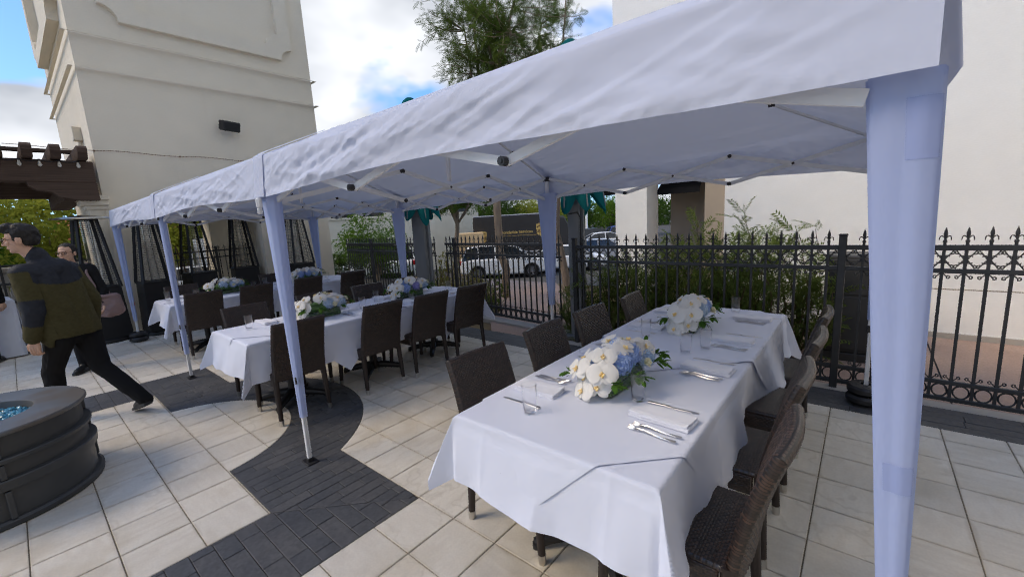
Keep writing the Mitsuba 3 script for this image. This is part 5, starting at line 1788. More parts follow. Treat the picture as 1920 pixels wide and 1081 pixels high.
def standing(name_label, o, face, hf, scale, hairs, arm_l, arm_r, top_mat, glasses=False):
    """a standing figure in black; o on the floor, face: body direction, arm_*: (elbow, wrist) offsets from o in local (right, forward, up)"""
    B = basis(face)
    L = lambda *q: np.array(o, float) + B @ (np.array(q, float) * scale)
    t = thing('person', name_label, 'person', 'people on the patio')
    Hd = L(0, 0.03, 1.535)
    R = basis(hf)
    pel, che, nec = L(0, 0, 0.90), L(0, -0.01, 1.20), L(0, 0.0, 1.385)
    bn = [[(pel, 0.11 * scale), (che, 0.115 * scale), (nec, 0.05 * scale), (Hd - V(0, 0, 0.055), 0.047 * scale)]]
    tp = [[(pel + V(0, 0, -0.06), 0.152 * scale), (che, 0.138 * scale), (nec - V(0, 0, 0.05), 0.075 * scale)]]
    tro = [[(pel, 0.14 * scale), (pel - V(0, 0, 0.04), 0.142 * scale)]]
    feet = []
    for s, (e, w_) in ((-1, arm_l), (1, arm_r)):
        S_, E_, W_2 = L(0.165 * s, -0.01, 1.32), L(*e), L(*w_)
        H_, K_, A_ = L(0.085 * s, 0, 0.86), L(0.095 * s, 0.02, 0.47), L(0.10 * s, -0.02, 0.085)
        bn += [[(che + V(0, 0, 0.07), 0.07), (S_, 0.048 * scale), (E_, 0.038 * scale), (W_2, 0.025 * scale)], [(pel, 0.09), (H_, 0.078), (K_, 0.05), (A_, 0.035)], [(A_, 0.034), (L(0.11 * s, 0.10, 0.035), 0.026)]]
        d = (W_2 - E_) / np.linalg.norm(W_2 - E_)
        bn += hand_chains(W_2, d, L(-s, 0.4, 0) - L(0, 0, 0), -s, 0.5, 0.075)
        tp += [[(che + (S_ - che) * 0.6 + V(0, 0, 0.03), 0.09 * scale), (S_, 0.068 * scale), (E_, 0.056 * scale), (W_2 + (E_ - W_2) * 0.14, 0.042 * scale)]]
        tro += [[(pel - V(0, 0, 0.03), 0.12), (H_ - V(0, 0, 0.05), 0.10), (K_, 0.068), (A_ + V(0, 0, 0.0), 0.058)]]
        feet.append((A_, L(0.12 * s, 0.19, 0.004), L(0.095 * s, -0.075, 0.002)))
    part(t, 'body', soft(bn, 0.016, 3, head_solids(Hd, R, 0.96 * scale)), 'skin', True)
    part(t, 'hair', hair_mesh(Hd, R, 0.96 * scale, hairs), 'hair_black', True)
    m = soft(tp, 0.02, 8)
    m.vertices += m.vertex_normals * ((meshkit.fbm(m.vertices * np.array([8, 8, 5]), 3, 5) - 0.5) * 0.03)[:, None]
    part(t, 'top', m, top_mat, True)
    m = soft(tro, 0.022, 8)
    part(t, 'trousers', m, 'trouser_black', True)
    for a, toe, heel in feet:
        u_, so = shoe_mesh(a, toe, heel)
        k = part(t, 'shoe', u_, 'boot_black', True)
        part(k, 'sole', so, 'boot_black', 30)
    if glasses:
        part(t, 'glasses', glasses_mesh(Hd, R, 0.96 * scale), 'frames_dark', True)
        ee = [xf(trimesh.creation.icosphere(2, 0.0085), trans(*(Hd + R @ V(sx * 0.032, 0.088, 0.004)))) for sx in (-1, 1)]
        part(t, 'eyes', cat(ee), 'eye_dark', True)
        part(t, 'lips', xf(tri(*(lambda q: (q.vertices * np.array([0.021, 0.007, 0.006]), q.faces))(trimesh.creation.icosphere(2, 1.0))), frame(Hd + R @ V(0, 0.0945, -0.056), R[:, 0], R[:, 1], R[:, 2])), 'lip_tone', True)
    return L, B


LW, BW = standing('person in black with glasses and a mauve shoulder bag, behind the man in the fleece', (-7.66, 0.48, 0), (0.86, -0.5, 0), (0.80, -0.60, -0.02), 1.0, 'bun',
                  ((0.0 - 0.27, 0.02, 1.04), (-0.285, 0.10, 0.86)), ((0.24, -0.02, 1.02), (0.25, 0.06, 0.80)), 'shirt_black', True)
bag = thing('shoulder_bag', 'mauve shoulder bag hanging at the hip of the person with glasses', 'bag')
bc = LW(-0.30, 0.08, 0.84)
bb = manifold3d.Manifold.batch_hull([manifold3d.Manifold.sphere(0.045, 20).translate(tuple(map(float, bc + V(dx, dy, dz)))) for dx, dy, dz in ((-0.05, -0.09, 0.09), (0.03, 0.10, 0.10), (-0.06, -0.10, -0.10), (0.04, 0.12, -0.09), (0.05, 0.0, -0.11), (-0.05, 0.05, -0.11))]).refine_to_length(0.02).to_mesh()
bm_ = trimesh.Trimesh(bb.vert_properties[:, :3], bb.tri_verts)
bm_.vertices += bm_.vertex_normals * ((meshkit.fbm(bm_.vertices * 14, 3, 2) - 0.5) * 0.04)[:, None]
part(bag, 'pouch', bm_, 'bag_mauve', True)
part(bag, 'flap', xf(cbox(-0.062, 0.062, -0.16, 0.14, -0.02, 0.03, 0.02), trans(*(bc + V(0, 0, 0.115)))), 'bag_mauve', False)
st = [bc + V(0, -0.1, 0.12), LW(-0.225, 0.085, 1.10), LW(-0.165, 0.075, 1.28), LW(-0.15, 0.0, 1.392), LW(-0.18, -0.10, 1.24), bc + V(-0.06, 0.06, 0.12)]
part(bag, 'strap', tube(st, 0.013, 8), 'bag_mauve')
standing('person in black standing beside the buffet table, cut off by the left edge', (-9.62, -0.47, 0), (-0.9, 0.2, 0), (-0.9, 0.1, 0), 1.04, 'swept',
         ((-0.27, 0.0, 1.04), (-0.28, 0.08, 0.82)), ((0.26, 0.0, 1.04), (0.27, 0.08, 0.82)), 'shirt_black')

# ================================================================ buffet table at the left edge
bt = thing('buffet_table', 'tall buffet table under a floor length white cloth at the left edge', 'table')
a_, b_ = 0.40, 0.95
U, Q = np.meshgrid(np.linspace(-a_ - 0.86, a_ + 0.86, 70), np.linspace(-b_ - 0.86, b_ + 0.86, 100), indexing='ij')
mk = ~((np.abs(U[:-1, :-1]) > a_ + 0.03) & (np.abs(Q[:-1, :-1]) > b_ + 0.03) & (np.abs(U[1:, 1:]) > a_ + 0.03) & (np.abs(Q[1:, 1:]) > b_ + 0.03))
part(bt, 'cloth', sheet(drape(U, Q, a_, b_, 0.87, 77, wave=0.12, ear=0.0), mk), 'table_linen', True, tw=place(-10.15, -1.05, 0, 4))
part(bt, 'tabletop', xf(cbox(-a_ + 0.01, a_ - 0.01, -b_ + 0.01, b_ - 0.01, 0.83, 0.866, 0.005), trans(-10.15, -1.05, 0) @ rotz(math.radians(4))), 'table_board', False)
principled('blue_plastic', (0.01, 0.06, 0.34), 0.35, 0.5)
bx = thing('storage_tub', 'bright blue plastic tub on the buffet table', 'tub')
part(bx, 'tub', xf(cat([cbox(-0.17, 0.17, -0.25, 0.25, 0.0, 0.13, 0.02), cbox(-0.185, 0.185, -0.265, 0.265, 0.115, 0.135, 0.008)]), trans(-10.2, -0.45, 0.874)), 'blue_plastic', False)

# ================================================================ vegetation
def leafmat(name, a, b, trans_=0.7, f=3.0):
    scene[name] = {'type': 'principledthin', 'base_color': proc(lambda p, n, uv: mix(a, b, 0.6 * fbm(p.x * f, p.y * f, p.z * f, 3) + 0.4 * noise(p.x * 40, p.y * 40, p.z * 40))), 'roughness': 0.55, 'diff_trans': trans_}
    return name


leafmat('mesquite_leaf', (0.055, 0.10, 0.02), (0.16, 0.215, 0.045))
leafmat('shrub_leaf', (0.065, 0.11, 0.022), (0.19, 0.235, 0.06))
leafmat('dry_leaf', (0.16, 0.16, 0.04), (0.34, 0.30, 0.09))
leafmat('yellow_green_leaf', (0.20, 0.25, 0.03), (0.42, 0.42, 0.07), 0.9, 1.0)
leafmat('dark_leaf', (0.03, 0.07, 0.012), (0.09, 0.14, 0.03), 0.6, 1.0)
leafmat('bright_leaf', (0.07, 0.16, 0.015), (0.18, 0.28, 0.04), 0.7, 1.5)
principled('bark', proc(lambda p, n, uv: mix((0.20, 0.15, 0.11), (0.40, 0.32, 0.24), fbm(p.x * 22, p.y * 22, p.z * 5, 4))), 0.9, 0.15, bump=lambda p, n, uv: fbm(p.x * 40, p.y * 40, p.z * 9, 4), bscale=0.02)
principled('twig_bark', (0.11, 0.075, 0.05), 0.85, 0.15)


def frond(n=9, L=0.20, lw=0.010, ll=0.042, seed=0):
    """feathery compound leaf along +x, drooping"""
    r = np.random.default_rng(seed)
    V_, F = [], []
    droop = lambda x: -0.16 * x * x / L
    for k in range(n):
        x = L * (0.12 + 0.86 * k / (n - 1))
        for s in (-1, 1):
            ln = ll * (0.75 + 0.35 * math.sin(math.pi * (k + 1) / (n + 1))) * r.uniform(0.85, 1.1)
            a = math.radians(58 + r.uniform(-9, 9))
            d = np.array([math.cos(a), s * math.sin(a), -0.22 + r.uniform(-0.2, 0.15)])
            q = np.array([-s * math.sin(a) * 0, 0, 0]) + np.cross(d, (0, 0, 1))
            q /= np.linalg.norm(q)
            o = np.array([x, 0, droop(x)])
            i = len(V_)
            V_ += [o, o + d * ln * 0.45 + q * lw / 2, o + d * ln, o + d * ln * 0.45 - q * lw / 2]
            F += [[i, i + 1, i + 2], [i, i + 2, i + 3]]
    i = len(V_)
    w = 0.0016
    V_ += [np.array([0, w, 0]), np.array([0, -w, 0]), np.array([L, 0, droop(L)])]
    F += [[i, i + 1, i + 2]]
    return np.array(V_), np.array(F)


def leaf(L=0.09, w=0.045):
    return np.array([[0, 0, 0], [L * 0.45, w / 2, 0.006], [L, 0, -0.012], [L * 0.45, -w / 2, 0.006]]), np.array([[0, 1, 2], [0, 2, 3]])


FR = [frond(10, 0.17, 0.0095, 0.038, k) for k in range(4)]
FRMID = [frond(8, 0.23, 0.019, 0.062, 20 + k) for k in range(3)]
FRBIG = [frond(8, 0.34, 0.030, 0.085, k) for k in range(3)]
LF = [leaf(), leaf(0.11, 0.04), leaf(0.075, 0.05)]


def scatter(kinds, pos, dirs, scales, r, roll=1.2):
    """joins many leaves into one mesh: each along its direction, rolled at random"""
    n = len(pos)
    d = dirs / (np.linalg.norm(dirs, axis=1, keepdims=True) + 1e-9)
    up = np.tile([0, 0, 1.0], (n, 1)) + r.normal(0, roll * 0.35, (n, 3))
    y = np.cross(up, d)
    y /= np.linalg.norm(y, axis=1, keepdims=True) + 1e-9
    z = np.cross(d, y)
    Vs, Fs, at = [], [], 0
    which = r.integers(0, len(kinds), n)
    for k, (v, f) in enumerate(kinds):
        s = np.where(which == k)[0]
        if not len(s):
            continue
        P = pos[s][:, None] + scales[s][:, None, None] * (v[None, :, :1] * d[s][:, None] + v[None, :, 1:2] * y[s][:, None] + v[None, :, 2:] * z[s][:, None])
        Vs.append(P.reshape(-1, 3))
        Fs.append((f[None] + (np.arange(len(s)) * len(v))[:, None, None] + at).reshape(-1, 3))
        at += P.shape[0] * P.shape[1]
    return tri(np.vstack(Vs), np.vstack(Fs))


def limb(p, q, r0, r1, r, bend=0.12, n=8, sides=7):
    p, q = np.array(p, float), np.array(q, float)
    L = np.linalg.norm(q - p)
    o = r.normal(0, bend * L, 3)
    t = np.linspace(0, 1, n)
    P = p + (q - p) * t[:, None] + o * (np.sin(np.pi * t) * 0.6)[:, None] + r.normal(0, 0.012 * L, (n, 3)) * (t * (1 - t) * 3)[:, None]
    return P, tube(P, np.linspace(r0, r1, n), sides)


def feather_tree(key, base, forks, crown_c, crown_r, n_tips, per_tip, mat, label, seed, kinds=None, trunk_r=0.08, group=None, scale=(0.8, 1.35), spread=0.30, lean=(0, 0), gap=0.0):
    r = np.random.default_rng(seed)
    t = thing(key, label, 'tree', group)
    c, R = np.array(crown_c, float), np.array(crown_r, float)
    fork = np.array([base[0] + lean[0], base[1] + lean[1], forks])
    P0, tr_m = limb(base, fork, trunk_r, trunk_r * 0.72, r, 0.05, 12, 12)
    ms, nodes = [tr_m], []
    for k in range(8):
        a = 2 * math.pi * (k + r.uniform(-0.3, 0.3)) / 8
        e = c + R * np.array([math.cos(a) * r.uniform(0.25, 0.75), math.sin(a) * r.uniform(0.25, 0.75), r.uniform(-0.25, 0.75)])
        st = P0[-1 - int(r.integers(0, 3))]
        P, m = limb(st, e, trunk_r * 0.48, trunk_r * 0.12, r, 0.10, 9, 7)
        ms.append(m)
        nodes += list(P[3:])
    nodes = np.array(nodes)
    tips, tdir = [], []
    for k in range(n_tips):
        u = r.normal(0, 1, 3)
        u /= np.linalg.norm(u)
        rad = r.random() ** 0.42 * (1.0 + 0.22 * r.standard_normal() * 0.6)
        if gap and meshkit.noise((u * rad * 2.2 + seed)[None])[0] < gap:
            continue
        p = c + R * u * rad
        j = np.argmin(np.linalg.norm(nodes - p, axis=1) + 0.25 * np.abs(nodes[:, 2] - p[2]))
        P, m = limb(nodes[j], p, trunk_r * 0.10, 0.004, r, 0.12, 6, 4)
        ms.append(m)
        for q in range(2, 6):
            tips.append(P[q])
            tdir.append(P[q] - P[q - 1])
    tips, tdir = np.array(tips), np.array(tdir)
    tdir /= np.linalg.norm(tdir, axis=1, keepdims=True) + 1e-9
    pos = np.repeat(tips, per_tip, 0)
    dr_ = np.repeat(tdir, per_tip, 0) * 0.9 + r.normal(0, 0.75, (len(pos), 3)) + np.array([0, 0, 0.10])
    pos = pos + r.normal(0, 0.03 * spread / 0.3, pos.shape)
    part(t, 'trunk', cat(ms), 'bark', 40)
    part(t, 'crown', scatter(kinds or FR, pos, dr_, r.uniform(*scale, len(pos)), r), mat, False)
    return t


def shrub(key, base, size, n_stems, per, mat, label, seed, kinds=None, group=None, scale=(0.8, 1.3), up=1.0, cat_='shrub', curve=0.3):
    """stems fanning from the ground, leafy along their length"""
    r = np.random.default_rng(seed)
    t = thing(key, label, cat_, group)
    b = np.array(base, float)
    ms, pos, ds = [], [], []
    for k in range(n_stems):
        a, q = r.uniform(0, 2 * math.pi), math.sqrt(r.random())
        e = b + np.array([size[0] * q * math.cos(a), size[1] * q * math.sin(a), size[2] * r.uniform(0.45, 1.05) * (1 - 0.25 * q)])
        s0 = b + np.array([size[0] * 0.35 * q * math.cos(a), size[1] * 0.35 * q * math.sin(a), 0])
        P, m = limb(s0, e, 0.010, 0.003, r, 0.10 * curve / 0.3, 9, 5)
        ms.append(m)
        for j in range(2, 9):
            for _ in range(per):
                pos.append(P[j] + r.normal(0, 0.02, 3))
                ds.append((P[j] - P[j - 1]) / np.linalg.norm(P[j] - P[j - 1]) * 0.8 + r.normal(0, 0.7, 3) + [0, 0, -0.05])
    part(t, 'stems', cat(ms), 'twig_bark', 40)
    pos, ds = np.array(pos), np.array(ds)
    part(t, 'foliage', scatter(kinds or FR, pos, ds, r.uniform(*scale, len(pos)), r), mat, False)


def clump_tree(key, base, h, rad, mat, label, seed, n=5200, leaf_s=(1.8, 3.4), group=None, trunk=0.16, low=0.3, clumps=26):
    r = np.random.default_rng(seed)
    t = thing(key, label, 'tree', group)
    b = np.array(base, float)
    cc = b + np.array([0, 0, h * (low + (1 - low) / 2)])
    R = np.array([rad, rad, h * (1 - low) / 2])
    cs = []
    for k in range(clumps):
        u = r.normal(0, 1, 3)
        u /= np.linalg.norm(u)
        cs.append(cc + R * u * r.uniform(0.35, 0.9))
    cs = np.array(cs)
    w = r.integers(0, clumps, n)
    o = r.normal(0, 1, (n, 3))
    o /= np.linalg.norm(o, axis=1, keepdims=True)
    pos = cs[w] + o * (rad * r.uniform(0.12, 0.42, n) ** 0.9)[:, None] * np.array([1, 1, 0.8])
    pos[:, 2] = np.maximum(pos[:, 2], b[2] + 0.1)
    ms = [limb(b, cc, trunk, trunk * 0.5, r, 0.04, 8, 8)[1]]
    for k in range(min(9, clumps)):
        ms.append(limb(b + [0, 0, h * low * 0.9], cs[k], trunk * 0.4, trunk * 0.1, r, 0.1, 6, 5)[1])
    part(t, 'trunk', cat(ms), 'bark', 40)
    part(t, 'crown', scatter(LF, pos, o + r.normal(0, 0.6, (n, 3)), r.uniform(*leaf_s, n), r, 2.5), mat, False)


# the feathery tree behind the canopy and its neighbours
feather_tree('mesquite_tree', (-5.88, 6.78, -0.2), 4.1, (-5.9, 6.8, 5.05), (1.30, 1.35, 1.75), 330, 5, 'mesquite_leaf', 'feathery tree with a pale trunk rising behind the white canopy', 3, trunk_r=0.088, lean=(-0.22, -0.15), group=None, scale=(0.75, 1.3), gap=0.30)
feather_tree('mesquite_tree', (-5.08, 8.02, -0.2), 3.3, (-5.45, 8.0, 4.9), (0.85, 1.0, 1.35), 120, 4, 'mesquite_leaf', 'feathery tree with a reddish trunk just left of the umbrella post', 8, trunk_r=0.09, scale=(0.8, 1.3), gap=0.28)
feather_tree('mesquite_tree', (-11.9, 10.6, -0.75), 2.0, (-11.7, 10.9, 3.0), (1.9, 1.9, 1.1), 150, 4, 'bright_leaf', 'small tree with a leaning trunk near the white canopy roof line beyond the fence', 12, kinds=FRBIG, trunk_r=0.10, lean=(0.3, 0.2), scale=(0.8, 1.3), gap=0.2)
ORD = ['first', 'second', 'third', 'fourth', 'fifth', 'sixth', 'seventh', 'eighth']
for i, (x, y, sx, h) in enumerate(((-2.62, 5.10, 0.42, 1.15), (-2.30, 5.55, 0.5, 1.50), (-1.95, 5.15, 0.5, 1.40), (-1.70, 5.75, 0.55, 1.62), (-1.35, 5.20, 0.5, 1.45), (-1.08, 5.70, 0.55, 1.60), (-0.78, 5.12, 0.45, 1.45), (-0.55, 5.45, 0.36, 1.62))):
    shrub('mesquite_shrub', (x, y, -0.08), (sx * 1.15, 0.42, h), 15, 3, 'shrub_leaf', f'feathery shrub behind the fence by the white wall, {ORD[i]} from the left', 31 + i, group='feathery shrubs along the white wall', scale=(0.7, 1.15), curve=0.75, kinds=FRMID)
for i, (x, y, sx, h, seed, mat) in enumerate(((-6.7, 5.75, 0.45, 1.5, 1, 'dry_leaf'), (-6.1, 5.6, 0.42, 1.35, 2, 'dry_leaf'), (-5.55, 5.75, 0.5, 0.95, 3, 'dry_leaf'), (-5.1, 5.5, 0.35, 0.75, 4, 'shrub_leaf'), (-7.6, 6.1, 0.5, 1.0, 5, 'shrub_leaf'), (-8.6, 6.3, 0.5, 0.8, 6, 'shrub_leaf'))):
    shrub('dry_shrub', (x, y, -0.08), (sx, 0.42, h), 16, 4, mat, f"straggling shrub in the mulch bed behind the left fence, {['first', 'second', 'third', 'fourth', 'fifth', 'sixth'][i]} planted", 60 + seed, kinds=LF, group='straggling shrubs in the mulch bed', scale=(0.5, 0.9))
shrub('leafy_shrub', (-3.25, 5.25, -0.05), (0.35, 0.35, 0.85), 14, 3, 'shrub_leaf', 'low leafy shrub beside the walkway at the umbrella post', 77, scale=(0.6, 1.0))
# trees and bushes farther off
clump_tree('round_tree', (-13.5, 8.5, -1.1), 3.15, 1.25, 'bright_leaf', 'bright green round tree in front of the cream building', 5, n=5200, leaf_s=(0.7, 1.5), trunk=0.07, low=0.35)
for i, (x, y) in enumerate(((-15.4, 7.7), (-14.9, 8.35), (-14.35, 9.1))):
    clump_tree('clipped_bush', (x, y, -1.2), 2.5 - 0.1 * i, 0.62, 'dark_leaf', f"rounded dark green bush by the cream building, {['leftmost', 'middle', 'rightmost'][i]} of three", 15 + i, n=1700, leaf_s=(0.7, 1.3), trunk=0.04, low=0.05, clumps=12, group='rounded bushes by the cream building')
far = [(-33, 30, 6.2, 3.0, 'bright_leaf', 'tall tree behind the delivery van, on the left'), (-29.5, 33.5, 6.6, 3.2, 'dark_leaf', 'dense tree behind the delivery van, in the middle'), (-27, 37.5, 6.0, 3.0, 'yellow_green_leaf', 'yellowish tree behind the delivery van, on the right'),
       (-28.5, 48, 5.6, 3.4, 'dark_leaf', 'tree beyond the parked cars, left of three'), (-25.0, 50, 5.2, 3.4, 'bright_leaf', 'tree beyond the parked cars, middle of three'), (-21.5, 51, 5.6, 3.4, 'dark_leaf', 'tree beyond the parked cars, right of three'),
       (-36, 24, 6.5, 3.2, 'dark_leaf', 'tree above the flat roof beyond the fence'), (-41, 30, 8.0, 3.6, 'bright_leaf', 'tall tree far behind the flat roof'),
       (-25.5, 5.2, 6.0, 2.4, 'yellow_green_leaf', 'yellow green tree seen through the tower passage'), (-26.5, 9.0, 7.0, 3.0, 'dark_leaf', 'dark tree seen through the tower passage'),
       (-19.5, -1.6, 5.6, 2.2, 'yellow_green_leaf', 'yellow green tree under the pergola, on the left'), (-20.5, 1.25, 5.0, 1.7, 'yellow_green_leaf', 'yellow green tree under the pergola, on the right'), (-25, -0.6, 5.8, 2.0, 'bright_leaf', 'green tree farther behind the pergola'),
       (-24, -5, 7.5, 3.0, 'dark_leaf', 'dark tree at the left edge behind the pergola')]
for i, (x, y, h, rd, mat, lab) in enumerate(far):
    clump_tree('broad_tree', (x, y, float(ground_z(np.array(x), np.array(y))) - 0.1), h, rd, mat, lab, 100 + i, n=3300 if 'pergola' in lab else 6500, leaf_s=(1.6, 3.2), trunk=0.16, low=0.12, group='broad trees around the parking area')
feather_tree('thin_tree', (-17.2, -1.9, -0.5), 3.0, (-17.3, -1.7, 5.3), (1.4, 1.7, 0.8), 60, 2, 'mesquite_leaf', 'thin twiggy tree top showing above the pergola rafters', 19, trunk_r=0.06, scale=(0.9, 1.4), gap=0.3)
# a distant belt of trees closing the view
r_ = np.random.default_rng(3)
P_, D_ = [], []
for a in np.linspace(math.radians(55), math.radians(205), 150):
    R_ = 95 + r_.uniform(-8, 8)
    c_ = np.array([R_ * math.cos(a), R_ * math.sin(a), -0.8])
    m_ = 130
    o = r_.normal(0, 1, (m_, 3))
    o /= np.linalg.norm(o, axis=1, keepdims=True)
    P_.append(c_ + o * np.array([3.0, 3.0, 2.4]) * r_.uniform(0.6, 1.0, (m_, 1)) + [0, 0, r_.uniform(1.6, 2.6)])
    D_.append(o)
P_, D_ = np.vstack(P_), np.vstack(D_)
single('distant_trees', scatter(LF, P_, D_, r_.uniform(9, 16, len(P_)), r_, 2.5), 'dark_leaf', 'far belt of dark green trees along the horizon', 'trees', kind='stuff', smooth=False)

# ================================================================ vehicles
def paint(name, c, rough=0.25):
    return principled(name, c, rough, 0.5, clearcoat=1.0)


paint('car_white', (0.78, 0.78, 0.77))
paint('car_silver', (0.42, 0.43, 0.45))
paint('car_dark', (0.03, 0.033, 0.04))
paint('car_blue', (0.02, 0.04, 0.22))
paint('van_brown', (0.022, 0.018, 0.016), 0.35)
principled('car_glass', (0.012, 0.016, 0.022), 0.06, 0.8)
principled('tyre', (0.015, 0.015, 0.015), 0.8, 0.2)
principled('rim_alloy', (0.5, 0.5, 0.52), 0.3, 0.5, metallic=0.9)
principled('tail_red', (0.45, 0.012, 0.012), 0.2, 0.6)
principled('lamp_clear', (0.6, 0.62, 0.65), 0.1, 0.7)
principled('gold_paint', (0.58, 0.40, 0.13), 0.4, 0.5)
principled('gold_dark', (0.12, 0.07, 0.03), 0.5, 0.4)


def loft(sections):
    """sections: list of rings (n, 3); closed loft with end caps"""
    S = np.array(sections)
    k, n = S.shape[:2]
    f = []
    for i in range(k - 1):
        for j in range(n):
            j2 = (j + 1) % n
            f += [[i * n + j, i * n + j2, (i + 1) * n + j2], [i * n + j, (i + 1) * n + j2, (i + 1) * n + j]]
    V_ = np.vstack([S.reshape(-1, 3), S[0].mean(0), S[-1].mean(0)])
    for j in range(n):
        j2 = (j + 1) % n
        f += [[k * n, j2, j], [k * n + 1, (k - 1) * n + j, (k - 1) * n + j2]]
    m = tri(V_, f)
    m.fix_normals()
    return m


def rrect(x, w, z0, z1, rad=0.12, n=5, tumble=0.0):
    pts = []
    for cy, cz, a0 in ((w - rad, z1 - rad, 0), (-(w - rad), z1 - rad, 90), (-(w - rad), z0 + rad, 180), (w - rad, z0 + rad, 270)):
        for a in np.linspace(a0, a0 + 90, n):
            y, z = cy + rad * math.cos(math.radians(a)), cz + rad * math.sin(math.radians(a))
            y *= 1 - tumble * (z - z0) / (z1 - z0)
            pts.append((x, y, z))
    return pts


def wheel_parts(t, x, y, r, w, M):
    k = part(t, 'wheel', xf(xf(lathe([(r * 0.62, -w / 2), (r * 0.93, -w / 2), (r, -w * 0.3), (r, w * 0.3), (r * 0.93, w / 2), (r * 0.62, w / 2)], 28), frame((x, y, r), (1, 0, 0), (0, 0, 1), (0, -1, 0))), M), 'tyre')
    s = 1 if y > 0 else -1
    sp = [xf(lathe([(r * 0.56, 0), (r * 0.66, 0.0), (r * 0.66, 0.03), (r * 0.56, 0.03)], 28), np.eye(4)), cyl((0, 0, 0), (0, 0, 0.03), r * 0.14, 12)]
    for q in range(5):
        a = q * 2 * math.pi / 5
        sp.append(bar((0, 0, 0.012), (r * 0.6 * math.cos(a), r * 0.6 * math.sin(a), 0.012), r * 0.17, 0.02))
    part(k, 'rim', xf(xf(cat(sp), frame((x, y + s * (w / 2 - 0.02), r), (1, 0, 0), (0, 0, 1), (0, -1 * s, 0) if s < 0 else (0, 1, 0))), M), 'rim_alloy')


def car(x, y, z, deg, body, label, kind='suv', group='parked cars beyond the fence'):
    t = thing('parked_car', label, 'car', group)
    M = trans(x, y, z) @ rotz(math.radians(deg))
    suv = kind == 'suv'
    H, belt, L, w, r = (1.74, 1.08, 2.32, 0.93, 0.36) if suv else (1.44, 0.93, 2.3, 0.90, 0.325)
    st = [(-L, 0.80, 0.42, belt - 0.22), (-L + 0.12, 0.90, 0.34, belt - 0.02), (-1.5, w, 0.24, belt + 0.02), (0.0, w, 0.22, belt), (1.0, w, 0.22, belt - 0.02), (1.75, w * 0.97, 0.24, belt - 0.10), (L - 0.12, 0.86, 0.32, belt - 0.22), (L, 0.76, 0.42, belt - 0.36)]
    lower = loft([rrect(a, b, c, d, 0.13) for a, b, c, d in st])
    Ml = manifold3d.Manifold(manifold3d.Mesh(np.asarray(lower.vertices, np.float32), np.asarray(lower.faces, np.uint32)))
    wb = (-1.38, 1.38)
    if Ml.status() == manifold3d.Error.NoError:
        for wx in wb:
            c_ = manifold3d.Manifold.cylinder(0.5, r * 1.15, r * 1.15, 28).rotate((90, 0, 0))
            Ml = Ml - c_.translate((wx, -w + 0.28, r)) - c_.translate((wx, w + 0.22, r))
        mm = Ml.to_mesh()
        lower = tri(mm.vert_properties[:, :3], mm.tri_verts)
    part(t, 'body', xf(lower, M), body, 35)
    gx = [(-L + 0.14, belt - 0.02, 0.86), (-L + 0.42, H - 0.12, 0.72), (-1.1, H - 0.045, 0.72), (0.1, H - 0.045, 0.72), (0.62, H - 0.14, 0.72), (1.42, belt - 0.04, 0.84)] if suv else \
         [(-1.95, belt - 0.02, 0.82), (-1.15, H - 0.11, 0.66), (-0.5, H - 0.045, 0.66), (0.2, H - 0.045, 0.66), (0.55, H - 0.12, 0.66), (1.35, belt - 0.04, 0.82)]
    rings = []
    for a, top, wt in gx:
        top = max(top, belt + 0.0)
        rings.append([(a, w - 0.05, belt - 0.06), (a, wt + (w - 0.05 - wt) * (1 - min((top - belt + 0.06) / (H - belt), 1)), top), (a, 0, top + 0.012), (a, -(wt + (w - 0.05 - wt) * (1 - min((top - belt + 0.06) / (H - belt), 1))), top), (a, -(w - 0.05), belt - 0.06)])
    part(t, 'windows', xf(loft(rings), M), 'car_glass', 35)
    roof = loft([[(a, wt - 0.01, top - 0.03), (a, wt - 0.10, top + 0.022), (a, 0, top + 0.04), (a, -wt + 0.10, top + 0.022), (a, -wt + 0.01, top - 0.03)] for a, top, wt in gx[1:5]])
    k = part(t, 'roof', xf(roof, M), body, 35)
    pill = []
    for s in (-1, 1):
        for (a, top, wt), (b, top2, wt2) in ((gx[0], gx[1]), (gx[5], gx[4])):
            pill.append(bar((a, s * (w - 0.055), belt - 0.03), (b, s * (wt2 + 0.0), top2), 0.08, 0.05))
        for a in (-0.45, -1.3) if suv else (-0.25,):
            pill.append(bar((a, s * (w - 0.045), belt - 0.05), (a, s * 0.715 if suv else s * 0.66, H - 0.05), 0.07, 0.03))
    for pm in pill:
        part(t, 'pillar', xf(pm, M), body, 35)
    for wx in wb:
        for s in (-1, 1):
            wheel_parts(t, wx, s * (w - 0.13), r, 0.22, M)
    for s in (-1, 1):
        part(t, 'tail_light', xf(cbox(-L + 0.0, -L + 0.30, s * 0.80 - 0.09, s * 0.80 + 0.09, belt - 0.26, belt - 0.06, 0.03), M), 'tail_red', False)
        part(t, 'headlight', xf(cbox(L - 0.32, L - 0.02, s * 0.70 - 0.13, s * 0.70 + 0.13, belt - 0.40, belt - 0.26, 0.03), M), 'lamp_clear', False)
        part(t, 'mirror', xf(cbox(0.78, 0.92, s * (w + 0.08) - 0.09, s * (w + 0.08) + 0.09, belt - 0.02, belt + 0.12, 0.03), M), body, False)
    part(t, 'bumper', xf(cbox(-L - 0.04, -L + 0.2, -0.78, 0.78, 0.36, 0.56, 0.05), M), 'tyre', False)


